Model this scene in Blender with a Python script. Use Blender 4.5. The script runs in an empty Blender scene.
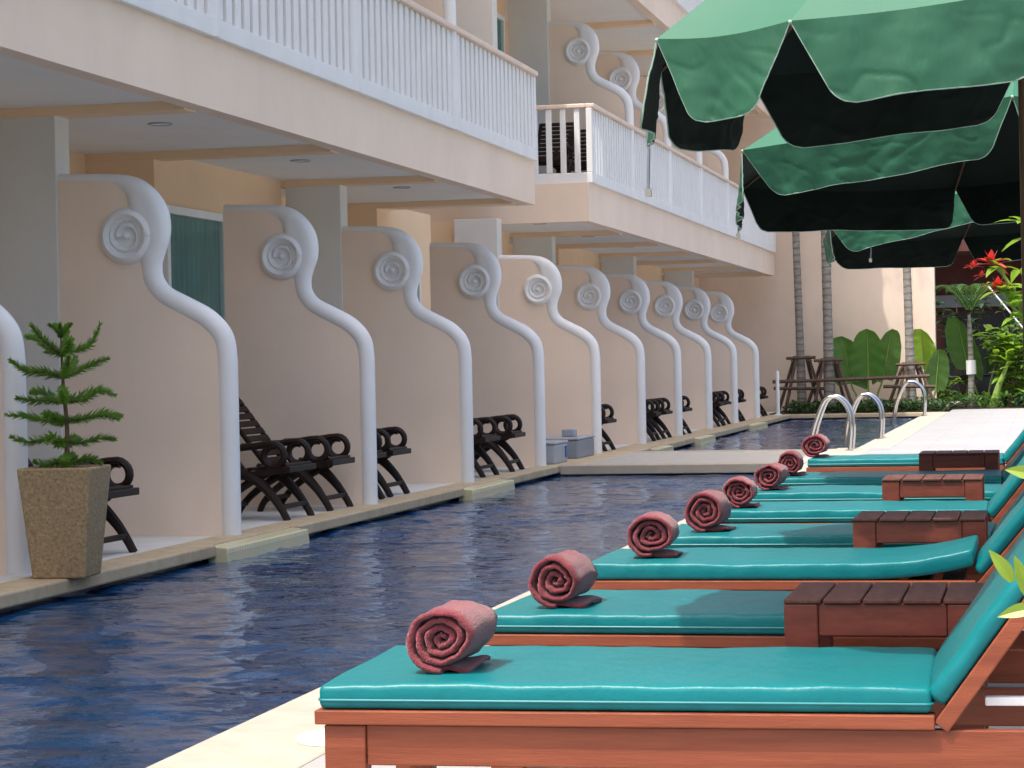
import bpy, bmesh, math, random
from mathutils import Vector, Matrix, noise as mnoise
PI = math.pi
S = bpy.context.scene
C = S.collection
random.seed(7)

# ------------------------------------------------------------------ materials
def mat(name, col, rough=0.6, nscale=3.0, namt=0.0, bscale=None, bstr=0.0, bdist=0.01, metal=0.0, spec=0.5, coord='Object', col2=None,
        stretch=None, detail=4.0, sheen=0.0, coat=0.0):
    m = bpy.data.materials.new(name); m.use_nodes = True
    nt = m.node_tree; b = nt.nodes['Principled BSDF']
    b.inputs['Base Color'].default_value = (*col, 1)
    b.inputs['Roughness'].default_value = rough
    b.inputs['Metallic'].default_value = metal
    b.inputs['Specular IOR Level'].default_value = spec
    if sheen: b.inputs['Sheen Weight'].default_value = sheen
    if coat: b.inputs['Coat Weight'].default_value = coat; b.inputs['Coat Roughness'].default_value = 0.15
    tc = nt.nodes.new('ShaderNodeTexCoord')
    src = tc.outputs[coord]
    if stretch:
        mp = nt.nodes.new('ShaderNodeMapping'); mp.inputs['Scale'].default_value = stretch
        nt.links.new(src, mp.inputs['Vector']); src = mp.outputs['Vector']
    if namt or col2:
        n = nt.nodes.new('ShaderNodeTexNoise'); n.inputs['Scale'].default_value = nscale; n.inputs['Detail'].default_value = detail
        n.inputs['Roughness'].default_value = 0.6
        nt.links.new(src, n.inputs['Vector'])
        r = nt.nodes.new('ShaderNodeValToRGB')
        r.color_ramp.elements[0].position = 0.3; r.color_ramp.elements[1].position = 0.7
        c2 = col2 if col2 else tuple(min(1, c*(1+namt)) for c in col)
        c1 = col if col2 else tuple(c*(1-namt) for c in col)
        r.color_ramp.elements[0].color = (*c1, 1); r.color_ramp.elements[1].color = (*c2, 1)
        nt.links.new(n.outputs['Fac'], r.inputs['Fac']); nt.links.new(r.outputs['Color'], b.inputs['Base Color'])
    if bscale:
        n2 = nt.nodes.new('ShaderNodeTexNoise'); n2.inputs['Scale'].default_value = bscale; n2.inputs['Detail'].default_value = 5
        nt.links.new(src, n2.inputs['Vector'])
        bp = nt.nodes.new('ShaderNodeBump'); bp.inputs['Strength'].default_value = bstr; bp.inputs['Distance'].default_value = bdist
        nt.links.new(n2.outputs['Fac'], bp.inputs['Height']); nt.links.new(bp.outputs['Normal'], b.inputs['Normal'])
    return m

M = {}
M['peach'] = mat('peach_render', (0.82, 0.675, 0.555), 0.85, 0.9, 0.06, 60, 0.25, 0.004, spec=0.25)
M['peach_bounce'] = mat('peach_bounce_render', (0.82, 0.61, 0.41), 0.85, 0.9, 0.05, 60, 0.25, 0.004, spec=0.25)  # same render as peach; warm light bounced between the walls put into its colour
M['white'] = mat('white_paint', (0.78, 0.79, 0.80), 0.5, 2.0, 0.03, 25, 0.12, 0.004, spec=0.35)
M['ceil'] = mat('ceiling_white', (0.80, 0.80, 0.78), 0.8, 1.5, 0.03, spec=0.2)
M['col'] = mat('column_grey_white', (0.68, 0.685, 0.67), 0.75, 1.5, 0.04, spec=0.25)
M['handrail'] = mat('handrail_cream', (0.74, 0.60, 0.50), 0.55, 3, 0.05, spec=0.3)
M['stone'] = mat('sandstone_coping', (0.46, 0.36, 0.225), 0.75, 5, 0.0, 40, 0.4, 0.006, col2=(0.56, 0.455, 0.31), spec=0.25)
M['coping'] = mat('cream_coping', (0.42, 0.375, 0.31), 0.7, 4, 0.0, 50, 0.35, 0.005, col2=(0.48, 0.435, 0.365), spec=0.25)
M['terrace'] = mat('terrace_tile', (0.68, 0.665, 0.63), 0.65, 4, 0.06, spec=0.15)
M['bridge'] = mat('bridge_stone', (0.44, 0.42, 0.38), 0.7, 5, 0.07, 40, 0.3, 0.004, spec=0.3)
M['bridge_edge'] = mat('bridge_edge_stone', (0.42, 0.37, 0.30), 0.7, 6, 0.08, 40, 0.3, 0.004, spec=0.3)
M['steel'] = mat('stainless_steel', (0.62, 0.62, 0.61), 0.16, metal=1.0)
M['darkmetal'] = mat('dark_metal', (0.05, 0.05, 0.05), 0.4, metal=0.6)
M['darkwood'] = mat('dark_stained_wood', (0.018, 0.0090, 0.0062), 0.5, 10, 0.35, 60, 0.25, 0.002, stretch=(1, 6, 1), spec=0.22)
M['orangewood'] = mat('orange_stained_wood', (0.195, 0.046, 0.020), 0.42, 9, 0.0, 70, 0.4, 0.002, col2=(0.265, 0.069, 0.030), stretch=(0.35, 5, 5), spec=0.4)
M['redwood'] = mat('red_brown_wood', (0.145, 0.032, 0.019), 0.45, 9, 0.0, 90, 0.3, 0.0015, col2=(0.205, 0.048, 0.030), stretch=(1, 1, 5), spec=0.4)
M['redplank'] = mat('shaded_red_plank', (0.095, 0.038, 0.030), 0.6, 14, 0.0, 90, 0.35, 0.0015, col2=(0.16, 0.065, 0.050), stretch=(5, 0.6, 1), spec=0.3)  # parasol shade on the table tops put into this darker brown-red
M['teal'] = mat('teal_vinyl', (0.001, 0.155, 0.172), 0.38, 2.2, 0.08, 12, 0.55, 0.010, spec=0.3)
M['piping'] = mat('teal_piping', (0.003, 0.20, 0.22), 0.35, spec=0.5)
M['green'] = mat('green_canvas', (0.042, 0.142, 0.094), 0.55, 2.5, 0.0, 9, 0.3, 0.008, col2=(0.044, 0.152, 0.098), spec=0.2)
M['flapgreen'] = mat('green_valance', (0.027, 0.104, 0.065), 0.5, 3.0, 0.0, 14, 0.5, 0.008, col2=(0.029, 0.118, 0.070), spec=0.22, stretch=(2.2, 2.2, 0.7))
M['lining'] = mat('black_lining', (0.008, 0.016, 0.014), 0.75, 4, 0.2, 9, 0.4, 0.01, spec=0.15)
M['edging'] = mat('pale_edging', (0.30, 0.45, 0.38), 0.6, 30, 0.15)
M['polewood'] = mat('varnished_pole_wood', (0.11, 0.065, 0.035), 0.4, 6, 0.25, stretch=(4, 4, 0.4))
M['curtain'] = mat('teal_curtain', (0.15, 0.24, 0.23), 0.9, 5, 0.15, stretch=(1, 1, 0.2))
M['trunk'] = mat('palm_trunk_bark', (0.20, 0.185, 0.165), 0.9, 9, 0.0, 25, 0.8, 0.02, col2=(0.36, 0.34, 0.31), stretch=(1, 1, 3))
M['stake'] = mat('weathered_stake', (0.105, 0.065, 0.048), 0.85, 8, 0.3, stretch=(3, 3, 0.5))
M['soil'] = mat('dark_soil', (0.035, 0.025, 0.018), 0.95, 9, 0.3, 30, 0.8, 0.02)
M['grey'] = mat('grey_plastic', (0.32, 0.35, 0.40), 0.35, 4, 0.08)
M['greydark'] = mat('grey_plastic_dark', (0.20, 0.23, 0.28), 0.35, 4, 0.08)
M['bluelid'] = mat('blue_plastic', (0.02, 0.10, 0.30), 0.4, 4, 0.1)
M['maroon'] = mat('maroon_wall', (0.10, 0.035, 0.035), 0.9, 3, 0.15)
M['darkroom'] = mat('dark_interior', (0.03, 0.03, 0.035), 0.8, 2, 0.2)
M['bark'] = mat('stem_bark', (0.12, 0.08, 0.05), 0.85, 15, 0.25)
M['greenstem'] = mat('green_stem', (0.20, 0.30, 0.06), 0.5, 10, 0.2)
M['red'] = mat('red_petal', (0.62, 0.035, 0.035), 0.45, 12, 0.0, col2=(0.72, 0.09, 0.06))
M['ground'] = mat('earth', (0.16, 0.15, 0.11), 0.95, 0.4, 0.2, 8, 0.5, 0.03)
M['mosaic_dark'] = mat('dark_pool_tile', (0.01, 0.025, 0.06), 0.3, 20, 0.3)

def streaks(m, amt, sc=(2.2, 2.2, 0.12)):
    nt = m.node_tree; b = nt.nodes['Principled BSDF']; tc = nt.nodes.new('ShaderNodeTexCoord'); mp = nt.nodes.new('ShaderNodeMapping')
    mp.inputs['Scale'].default_value = sc; nt.links.new(tc.outputs['Object'], mp.inputs['Vector'])
    n = nt.nodes.new('ShaderNodeTexNoise'); n.inputs['Scale'].default_value = 3.0; n.inputs['Detail'].default_value = 6; n.inputs['Roughness'].default_value = 0.65
    nt.links.new(mp.outputs['Vector'], n.inputs['Vector'])
    r = nt.nodes.new('ShaderNodeValToRGB'); r.color_ramp.elements[0].position = 0.32; r.color_ramp.elements[1].position = 0.55
    r.color_ramp.elements[0].color = (1-amt, 1-amt*1.1, 1-amt*1.25, 1); r.color_ramp.elements[1].color = (1, 1, 1, 1)
    nt.links.new(n.outputs['Fac'], r.inputs['Fac'])
    old = b.inputs['Base Color'].links[0].from_socket; mx = nt.nodes.new('ShaderNodeMix'); mx.data_type = 'RGBA'; mx.blend_type = 'MULTIPLY'; mx.inputs[0].default_value = 1
    nt.links.new(old, mx.inputs[6]); nt.links.new(r.outputs['Color'], mx.inputs[7]); nt.links.new(mx.outputs[2], b.inputs['Base Color'])
streaks(M['peach'], 0.025, (0.8, 0.8, 0.25)); streaks(M['white'], 0.04, (1, 1, 0.5)); streaks(M['col'], 0.03, (1, 1, 0.4)); streaks(M['stone'], 0.14, (3, 3, 1.5)); streaks(M['coping'], 0.10, (2, 2, 2)); streaks(M['bridge'], 0.12, (2, 2, 2))
streaks(M['orangewood'], 0.22, (0.5, 9, 9)); streaks(M['redwood'], 0.25, (3, 3, 9)); streaks(M['redplank'], 0.25, (9, 0.6, 3))
def leafmat(name, c1, c2, rough=0.4, trans=0.25):
    m = mat(name, c1, rough, 6, 0.0, 30, 0.3, 0.004, col2=c2, spec=0.45)
    nt = m.node_tree; b = nt.nodes['Principled BSDF']; out = nt.nodes['Material Output']
    t = nt.nodes.new('ShaderNodeBsdfTranslucent'); t.inputs['Color'].default_value = (c2[0]*1.6, c2[1]*1.6, c2[2]*0.8, 1)
    mx = nt.nodes.new('ShaderNodeMixShader'); mx.inputs['Fac'].default_value = trans
    nt.links.new(b.outputs[0], mx.inputs[1]); nt.links.new(t.outputs[0], mx.inputs[2]); nt.links.new(mx.outputs[0], out.inputs['Surface'])
    return m
M['leaf'] = leafmat('leaf_green', (0.045, 0.115, 0.022), (0.085, 0.185, 0.035))
M['leaflight'] = leafmat('leaf_light_green', (0.13, 0.25, 0.030), (0.23, 0.37, 0.055), trans=0.35)
M['leafdark'] = leafmat('leaf_dark_green', (0.020, 0.055, 0.016), (0.04, 0.09, 0.024), trans=0.15)
M['leafbig'] = leafmat('big_leaf_green', (0.055, 0.155, 0.028), (0.09, 0.22, 0.042), trans=0.25)
M['leafyellow'] = leafmat('yellow_green_leaf', (0.15, 0.25, 0.025), (0.24, 0.34, 0.045), trans=0.3)
M['needle'] = leafmat('needle_green', (0.095, 0.215, 0.030), (0.16, 0.30, 0.045), trans=0.25)

def brickmat(name, c1, c2, mortar, scale, rough=0.4, bw=0.5, rh=0.5, off=0.0, msize=0.03, bump=0.3):
    m = bpy.data.materials.new(name); m.use_nodes = True
    nt = m.node_tree; b = nt.nodes['Principled BSDF']; b.inputs['Roughness'].default_value = rough
    tc = nt.nodes.new('ShaderNodeTexCoord'); t = nt.nodes.new('ShaderNodeTexBrick')
    t.offset = off; t.inputs['Scale'].default_value = scale
    t.inputs['Color1'].default_value = (*c1, 1); t.inputs['Color2'].default_value = (*c2, 1); t.inputs['Mortar'].default_value = (*mortar, 1)
    t.inputs['Mortar Size'].default_value = msize; t.inputs['Brick Width'].default_value = bw; t.inputs['Row Height'].default_value = rh
    nt.links.new(tc.outputs['Object'], t.inputs['Vector'])
    n = nt.nodes.new('ShaderNodeTexNoise'); n.inputs['Scale'].default_value = 2.5; n.inputs['Detail'].default_value = 6
    nt.links.new(tc.outputs['Object'], n.inputs['Vector'])
    mx = nt.nodes.new('ShaderNodeMix'); mx.data_type = 'RGBA'; mx.blend_type = 'MULTIPLY'; mx.inputs[0].default_value = 0.25
    nt.links.new(t.outputs['Color'], mx.inputs[6]); nt.links.new(n.outputs['Color'], mx.inputs[7])
    nt.links.new(mx.outputs[2], b.inputs['Base Color'])
    bp = nt.nodes.new('ShaderNodeBump'); bp.inputs['Strength'].default_value = bump; bp.inputs['Distance'].default_value = 0.004; bp.invert = True
    nt.links.new(t.outputs['Fac'], bp.inputs['Height']); nt.links.new(bp.outputs['Normal'], b.inputs['Normal'])
    return m
M['deck'] = brickmat('pale_deck_paving', (0.37, 0.37, 0.375), (0.405, 0.405, 0.415), (0.335, 0.335, 0.335), 1.0, 0.65, 0.9, 0.6, 0.5, 0.012)
M['mosaic'] = brickmat('pale_yellow_mosaic', (0.80, 0.71, 0.38), (0.84, 0.77, 0.48), (0.62, 0.56, 0.36), 1.0, 0.35, 0.05, 0.05, 0.0, 0.006)

def rippled_trunk(): pass

# pool water: dark blue tiled basin seen through a rippled glossy surface
def watermat():
    m = bpy.data.materials.new('pool_water'); m.use_nodes = True
    nt = m.node_tree; b = nt.nodes['Principled BSDF']
    b.inputs['Roughness'].default_value = 0.04; b.inputs['IOR'].default_value = 1.333
    tc = nt.nodes.new('ShaderNodeTexCoord')
    def nz(scale, st, det=3, dist=0.0, rough=0.5):
        mp = nt.nodes.new('ShaderNodeMapping'); mp.inputs['Scale'].default_value = st
        nt.links.new(tc.outputs['Object'], mp.inputs['Vector'])
        n = nt.nodes.new('ShaderNodeTexNoise'); n.inputs['Scale'].default_value = scale; n.inputs['Detail'].default_value = det
        n.inputs['Distortion'].default_value = dist; n.inputs['Roughness'].default_value = rough
        nt.links.new(mp.outputs['Vector'], n.inputs['Vector']); return n
    n1 = nz(3.2, (0.75, 1, 1), 3, 0.6); n2 = nz(11, (0.8, 1, 1), 3, 0.3); n4 = nz(0.35, (1, 0.6, 1), 2, 0.5)
    # patches of livelier water
    r4 = nt.nodes.new('ShaderNodeMapRange'); r4.inputs[1].default_value = 0.42; r4.inputs[2].default_value = 0.62; r4.inputs[3].default_value = 0.35; r4.inputs[4].default_value = 1.0
    nt.links.new(n4.outputs['Fac'], r4.inputs[0])
    a1 = nt.nodes.new('ShaderNodeMath'); a1.operation = 'MULTIPLY_ADD'; a1.inputs[1].default_value = 0.35
    nt.links.new(n2.outputs['Fac'], a1.inputs[0]); nt.links.new(n1.outputs['Fac'], a1.inputs[2])
    a2 = nt.nodes.new('ShaderNodeMath'); a2.operation = 'MULTIPLY'
    nt.links.new(a1.outputs[0], a2.inputs[0]); nt.links.new(r4.outputs[0], a2.inputs[1])
    bp = nt.nodes.new('ShaderNodeBump'); bp.inputs['Strength'].default_value = 0.9; bp.inputs['Distance'].default_value = 0.045
    nt.links.new(a2.outputs[0], bp.inputs['Height']); nt.links.new(bp.outputs['Normal'], b.inputs['Normal'])
    n3 = nz(2.0, (1, 1, 1), 5, 0.8)
    r = nt.nodes.new('ShaderNodeValToRGB'); r.color_ramp.elements[0].position = 0.35; r.color_ramp.elements[1].position = 0.7
    r.color_ramp.elements[0].color = (0.003, 0.031, 0.102, 1); r.color_ramp.elements[1].color = (0.010, 0.071, 0.195, 1)
    nt.links.new(n3.outputs['Fac'], r.inputs['Fac']); nt.links.new(r.outputs['Color'], b.inputs['Base Color'])
    return m
M['water'] = watermat()

# ------------------------------------------------------------------ mesh builder
class MB:
    def __init__(s): s.v = []; s.f = []
    def add(s, vs, fs):
        o = len(s.v); s.v += [tuple(p) for p in vs]; s.f += [tuple(i+o for i in f) for f in fs]; return s
    def box(s, x0, x1, y0, y1, z0, z1):
        return s.add([(x0,y0,z0),(x1,y0,z0),(x1,y1,z0),(x0,y1,z0),(x0,y0,z1),(x1,y0,z1),(x1,y1,z1),(x0,y1,z1)],
                     [(0,3,2,1),(4,5,6,7),(0,1,5,4),(1,2,6,5),(2,3,7,6),(3,0,4,7)])
    def obox(s, mtx, sx, sy, sz):
        vs = [mtx @ Vector((x*sx/2, y*sy/2, z*sz/2)) for z in (-1,1) for y in (-1,1) for x in (-1,1)]
        return s.add(vs, [(0,2,3,1),(4,5,7,6),(0,1,5,4),(1,3,7,5),(3,2,6,7),(2,0,4,6)])
    def beam(s, a, b, w, h, up=(0,0,1)):
        a = Vector(a); b = Vector(b); d = b-a; L = d.length; d.normalize()
        u = Vector(up); sd = d.cross(u)
        if sd.length < 1e-5: sd = d.cross(Vector((0,1,0)))
        sd.normalize(); u = sd.cross(d)
        m = Matrix((( d.x, sd.x, u.x, 0),(d.y, sd.y, u.y, 0),(d.z, sd.z, u.z, 0),(0,0,0,1)))
        m.translation = (a+b)/2
        return s.obox(m, L, w, h)
    def tube(s, pts, rads, n=10, cap=True, flat=None, fr=1.0):
        """sweep a circle along pts; flat = axis along which the ring keeps radius fr*r (elliptic section)"""
        pts = [Vector(p) for p in pts]
        if not hasattr(rads, '__len__'): rads = [rads]*len(pts)
        T = []
        for i in range(len(pts)):
            a = pts[max(i-1,0)]; b = pts[min(i+1,len(pts)-1)]; t = (b-a); T.append(t.normalized() if t.length > 1e-9 else Vector((0,0,1)))
        if flat is not None: ref = Vector(flat)
        else:
            ref = Vector((0,0,1)) if abs(T[0].z) < 0.9 else Vector((0,1,0))
        vs = []; prev = None
        for i, p in enumerate(pts):
            t = T[i]
            if flat is None and prev is not None: ref = prev
            b = ref - t*ref.dot(t); b.normalize(); nrm = t.cross(b); prev = b
            for k in range(n):
                a = 2*PI*k/n; vs.append(p + nrm*math.cos(a)*rads[i] + b*math.sin(a)*rads[i]*fr)
        fs = []
        for i in range(len(pts)-1):
            for k in range(n):
                k2 = (k+1) % n; fs.append((i*n+k, i*n+k2, (i+1)*n+k2, (i+1)*n+k))
        if cap:
            fs.append(tuple(range(n))[::-1]); fs.append(tuple((len(pts)-1)*n+k for k in range(n)))
        return s.add(vs, fs)
    def ball(s, c, r, n=10, m=6, sc=(1,1,1)):
        vs = []; fs = []
        for i in range(m+1):
            th = PI*i/m
            for k in range(n):
                a = 2*PI*k/n
                vs.append((c[0]+r*sc[0]*math.sin(th)*math.cos(a), c[1]+r*sc[1]*math.sin(th)*math.sin(a), c[2]+r*sc[2]*math.cos(th)))
        for i in range(m):
            for k in range(n): fs.append((i*n+k, (i+1)*n+k, (i+1)*n+(k+1)%n, i*n+(k+1)%n))
        return s.add(vs, fs)
    def prism_xz(s, poly, y0, y1):
        n = len(poly)
        vs = [(x,y0,z) for x,z in poly] + [(x,y1,z) for x,z in poly]
        fs = [tuple(range(n)), tuple(range(2*n-1, n-1, -1))] + [(i, n+i, n+(i+1)%n, (i+1)%n) for i in range(n)]
        return s.add(vs, fs)
    def grid(s, P):
        nu = len(P); nv = len(P[0]); vs = [p for row in P for p in row]
        return s.add(vs, [(i*nv+j, i*nv+j+1, (i+1)*nv+j+1, (i+1)*nv+j) for i in range(nu-1) for j in range(nv-1)])
    def build(s, name, material, parent=None, smooth=False, bevel=0, seg=2, fix=True, solid=0, angle=40):
        me = bpy.data.meshes.new(name); me.from_pydata(s.v, [], s.f)
        if fix:
            bm = bmesh.new(); bm.from_mesh(me); bmesh.ops.recalc_face_normals(bm, faces=bm.faces); bm.to_mesh(me); bm.free()
        me.materials.append(material)
        if smooth:
            me.polygons.foreach_set('use_smooth', [True]*len(me.polygons))
            if smooth != 'all': me.set_sharp_from_angle(angle=math.radians(angle))
        o = bpy.data.objects.new(name, me); C.objects.link(o)
        if solid:
            md = o.modifiers.new('Solidify', 'SOLIDIFY'); md.thickness = solid; md.offset = 0
        if bevel:
            md = o.modifiers.new('Bevel', 'BEVEL'); md.width = bevel; md.segments = seg; md.limit_method = 'ANGLE'; md.angle_limit = math.radians(40)
            md.harden_normals = False
        if parent is not None: o.parent = parent
        return o

def tag(o, label=None, cat=None, group=None, kind=None):
    if label: o['label'] = label
    if cat: o['category'] = cat
    if group: o['group'] = group
    if kind: o['kind'] = kind
    return o
def empty(name, loc, label, cat, group=None, rz=0.0):
    o = bpy.data.objects.new(name, None); C.objects.link(o); o.location = loc; o.rotation_euler = (0,0,rz); o.empty_display_size = 0.1
    return tag(o, label, cat, group)
def copy_tree(o, loc=None, rz=None, label=None, group=None):
    def rec(a, par):
        c = a.copy(); C.objects.link(c)
        if par is not None: c.parent = par
        for ch in list(a.children): rec(ch, c)
        return c
    r = rec(o, None)
    if loc is not None: r.location = loc
    if rz is not None: r.rotation_euler = (0,0,rz)
    if label: r['label'] = label
    if group: r['group'] = group
    return r
def struct(o, label=None, cat=None):
    return tag(o, label, cat, None, 'structure')
def smoothpts(P, k=6):
    """Catmull-Rom through tuples of any length"""
    out = []; n = len(P)
    for i in range(n-1):
        p0 = P[max(i-1,0)]; p1 = P[i]; p2 = P[i+1]; p3 = P[min(i+2,n-1)]
        for j in range(k):
            t = j/k
            out.append(tuple(0.5*((2*b)+(-a+c)*t+(2*a-5*b+4*c-d)*t*t+(-a+3*b-3*c+d)*t**3) for a,b,c,d in zip(p0,p1,p2,p3)))
    out.append(tuple(P[-1])); return out

# ------------------------------------------------------------------ camera
F_PX = 2350.0
cam = bpy.data.cameras.new('camera'); cam.lens = F_PX/1024*36; cam.sensor_width = 36; cam.sensor_fit = 'HORIZONTAL'
cam.clip_start = 0.1; cam.clip_end = 2000
co = bpy.data.objects.new('camera', cam); C.objects.link(co)
R = Matrix.Rotation(math.radians(12.674), 4, 'Z') @ Matrix.Rotation(math.radians(90-0.4373), 4, 'X') @ Matrix.Rotation(math.radians(-1.2), 4, 'Z')
co.matrix_world = Matrix.Translation((0,0,1.10)) @ R
S.camera = co

# ------------------------------------------------------------------ light
w = bpy.data.worlds.new('World'); S.world = w; w.use_nodes = True
nt = w.node_tree; bg = nt.nodes['Background']
sky = nt.nodes.new('ShaderNodeTexSky'); sky.sky_type = 'NISHITA'; sky.sun_disc = False
SD = Vector((0.269, 0.35, -1.0))
el = math.atan2(1.0, math.hypot(SD.x, SD.y)); az = math.atan2(-SD.x, -SD.y)
sky.sun_elevation = el; sky.sun_rotation = az % (2*PI)
sky.air_density = 1.0; sky.dust_density = 7.0; sky.ozone_density = 0.6
nt.links.new(sky.outputs[0], bg.inputs[0]); bg.inputs[1].default_value = 0.15
sl = bpy.data.lights.new('sun', 'SUN'); sl.energy = 2.0; sl.angle = math.radians(0.53); sl.color = (1.0, 0.955, 0.89)
so = bpy.data.objects.new('sun', sl); C.objects.link(so); so.rotation_euler = SD.to_track_quat('-Z', 'Y').to_euler(); so.location = (-5, -5, 20)
S.view_settings.view_transform = 'Standard'; S.view_settings.look = 'None'; S.view_settings.exposure = 1.13; S.view_settings.gamma = 1
S.view_settings.use_curve_mapping = False
S.cycles.use_denoising = True
S.cycles.max_bounces = 8; S.cycles.diffuse_bounces = 5; S.cycles.glossy_bounces = 4
S.cycles.sample_clamp_indirect = 6

# ------------------------------------------------------------------ ground, deck, pool
WZ = -0.11
g = MB().add([(-400,-300,-0.30),(400,-300,-0.30),(400,600,-0.30),(-400,600,-0.30)], [(0,1,2,3)]).build('ground', M['ground']); struct(g)
d = MB().box(-2.02, 9, -5, 29.2, -0.26, 0).box(-1.8, 9, 29.2, 50.0, -0.26, 0).build('pool_deck', M['deck']); struct(d)
c = MB().box(-2.46, -2.02, -5, 29.2, -0.26, 0.004).box(-2.22, -1.8, 29.2, 47.4, -0.26, 0.004).build('pool_coping', M['coping'], bevel=0.012); struct(c)
t = MB().box(-9.5, -5.42, -3, 50.1, -0.2, 0).build('terrace_floor', M['terrace']); struct(t)
# terrace coping broken where the tiled ledges dip into the water
ledges = [(14.15, 15.85), (20.75, 22.5), (30.1, 31.4), (34.0, 35.6), (40.6, 42.6)]
def edge_x(y): return -5.13 if y < 25.07 else -4.93
mb = MB(); cuts = []
segs = []; y = -3.0
for a, b in ledges + [(25.07, 25.07)]:
    pass
marks = sorted([(a, b) for a, b in ledges])
def strip(y0, y1):
    if y1 - y0 > 0.05:
        x = edge_x((y0+y1)/2); n = max(1, round((y1-y0)/0.6)); s_ = (y1-y0)/n
        mb.box(-5.42, x, y0, y1, -0.075, 0.004)
cur = -3.0
for a, b in [(14.15,15.85),(20.75,22.5)]:
    strip(cur, a); mb.box(-5.42, -5.19, a, b, -0.075, 0.004); cur = b
strip(cur, 25.07); cur = 25.07
for a, b in [(30.1,31.4),(34.0,35.6),(40.6,42.6)]:
    strip(cur, a); mb.box(-5.42, -5.00, a, b, -0.075, 0.004); cur = b
strip(cur, 50.0)
mb.box(edge_x(40), -1.8, 47.4, 47.75, -0.075, 0.004)
o = mb.build('terrace_coping', M['stone'], bevel=0.012); struct(o)
o = MB().box(-5.42, -5.24, -3, 25.07, -0.29, -0.075).box(-5.42, -5.06, 25.07, 50, -0.29, -0.075).box(-5.0, -1.8, 47.5, 47.75, -0.29, -0.075).build('pool_wall', M['mosaic_dark']); struct(o)
def water_sheet(x0, x1, y0, y1, st, amp):
    nx = int((x1-x0)/st); ny = int((y1-y0)/st); rows = []
    N3 = mnoise.noise
    for j in range(ny+1):
        y_ = y0+(y1-y0)*j/ny; row = []
        for i in range(nx+1):
            x_ = x0+(x1-x0)*i/nx
            act = 0.40+0.95*max(0.0, min(1.0, 0.5+1.3*N3(Vector((x_*0.28, y_*0.75, 4.2)))))
            wx = x_+0.12*N3(Vector((x_*1.3, y_*1.3, 9))); wy = y_+0.12*N3(Vector((x_*1.3, y_*1.3, 17)))
            h = 0.016*N3(Vector((wx*2.2, wy*2.6, 0.3)))+0.0095*N3(Vector((wx*5.2, wy*6.0, 2.1)))+0.0060*(0.45+2.6*max(0.0, N3(Vector((x_*0.22, y_*0.95, 8.8)))))*N3(Vector((wx*9, wy*15, 5.5)))
            row.append((x_, y_, WZ+amp*act*h))
        rows.append(row)
    return rows
wm = MB().grid(water_sheet(-5.5, -1.5, 4.5, 25.5, 0.030, 1.35)).grid(water_sheet(-5.5, -1.5, 28.2, 47.6, 0.075, 1.1))
wm.add([(-5.5,-6,WZ),(-1.5,-6,WZ),(-1.5,4.5,WZ),(-5.5,4.5,WZ)], [(0,1,2,3)])
wt = wm.build('pool_water', M['water'], None, 'all', fix=False); struct(wt)
where = ['beside the potted conifer terrace', 'halfway along the near pool', 'just beyond the footbridge', 'midway along the far pool', 'near the far end of the far pool']
for (a, b), wh in zip(ledges, where):
    x0 = -5.188 if a < 25 else -4.998; x1 = (-5.06 if a < 25 else -4.85)
    m_ = MB().add([(x0,a,-0.008),(x0,b,-0.008),(x1,b,-0.018),(x1,a,-0.018),(x0,a,-0.28),(x0,b,-0.28),(x1+0.03,b,-0.28),(x1+0.03,a,-0.28)],
                  [(0,1,2,3),(7,6,5,4),(0,3,7,4),(2,1,5,6),(3,2,6,7),(1,0,4,5)])
    o = m_.build('tiled_ledge', M['mosaic'], bevel=0.008)
    tag(o, 'pale yellow mosaic ledge dipping into the water ' + wh, 'pool ledge', 'tiled ledges along the terrace edge')
br = empty('footbridge', (-3.5, 26.8, 0), 'flat stone footbridge crossing between the near pool and the far pool', 'footbridge')
m_ = MB().box(-1.62, 1.48, -1.45, 1.85, -0.1, 0.0); m_.build('walkway', M['bridge'], br, bevel=0.006)
MB().box(-1.62, 1.04, -1.742, -1.452, -0.095, 0.006).build('front_edge', M['bridge_edge'], br, bevel=0.01)
MB().box(-1.5, 1.28, 1.852, 2.10, -0.095, 0.006).build('rear_edge', M['bridge_edge'], br, bevel=0.01)
MB().box(-1.5, 1.04, -1.6, 2.0, -0.29, -0.102).build('support', M['mosaic_dark'], br)
sk = MB(); sk.tube([(0,0,0.0),(0,0,0.014),(0,0,0.018)], [0.13,0.13,0.12], 28); 
sk = sk.build('skimmer_lid', M['white'], None, True); sk.location = (-2.04, 6.66, 0.0055)
tag(sk, 'round white skimmer lid set in the paving by the front lounger leg', 'lid')

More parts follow.
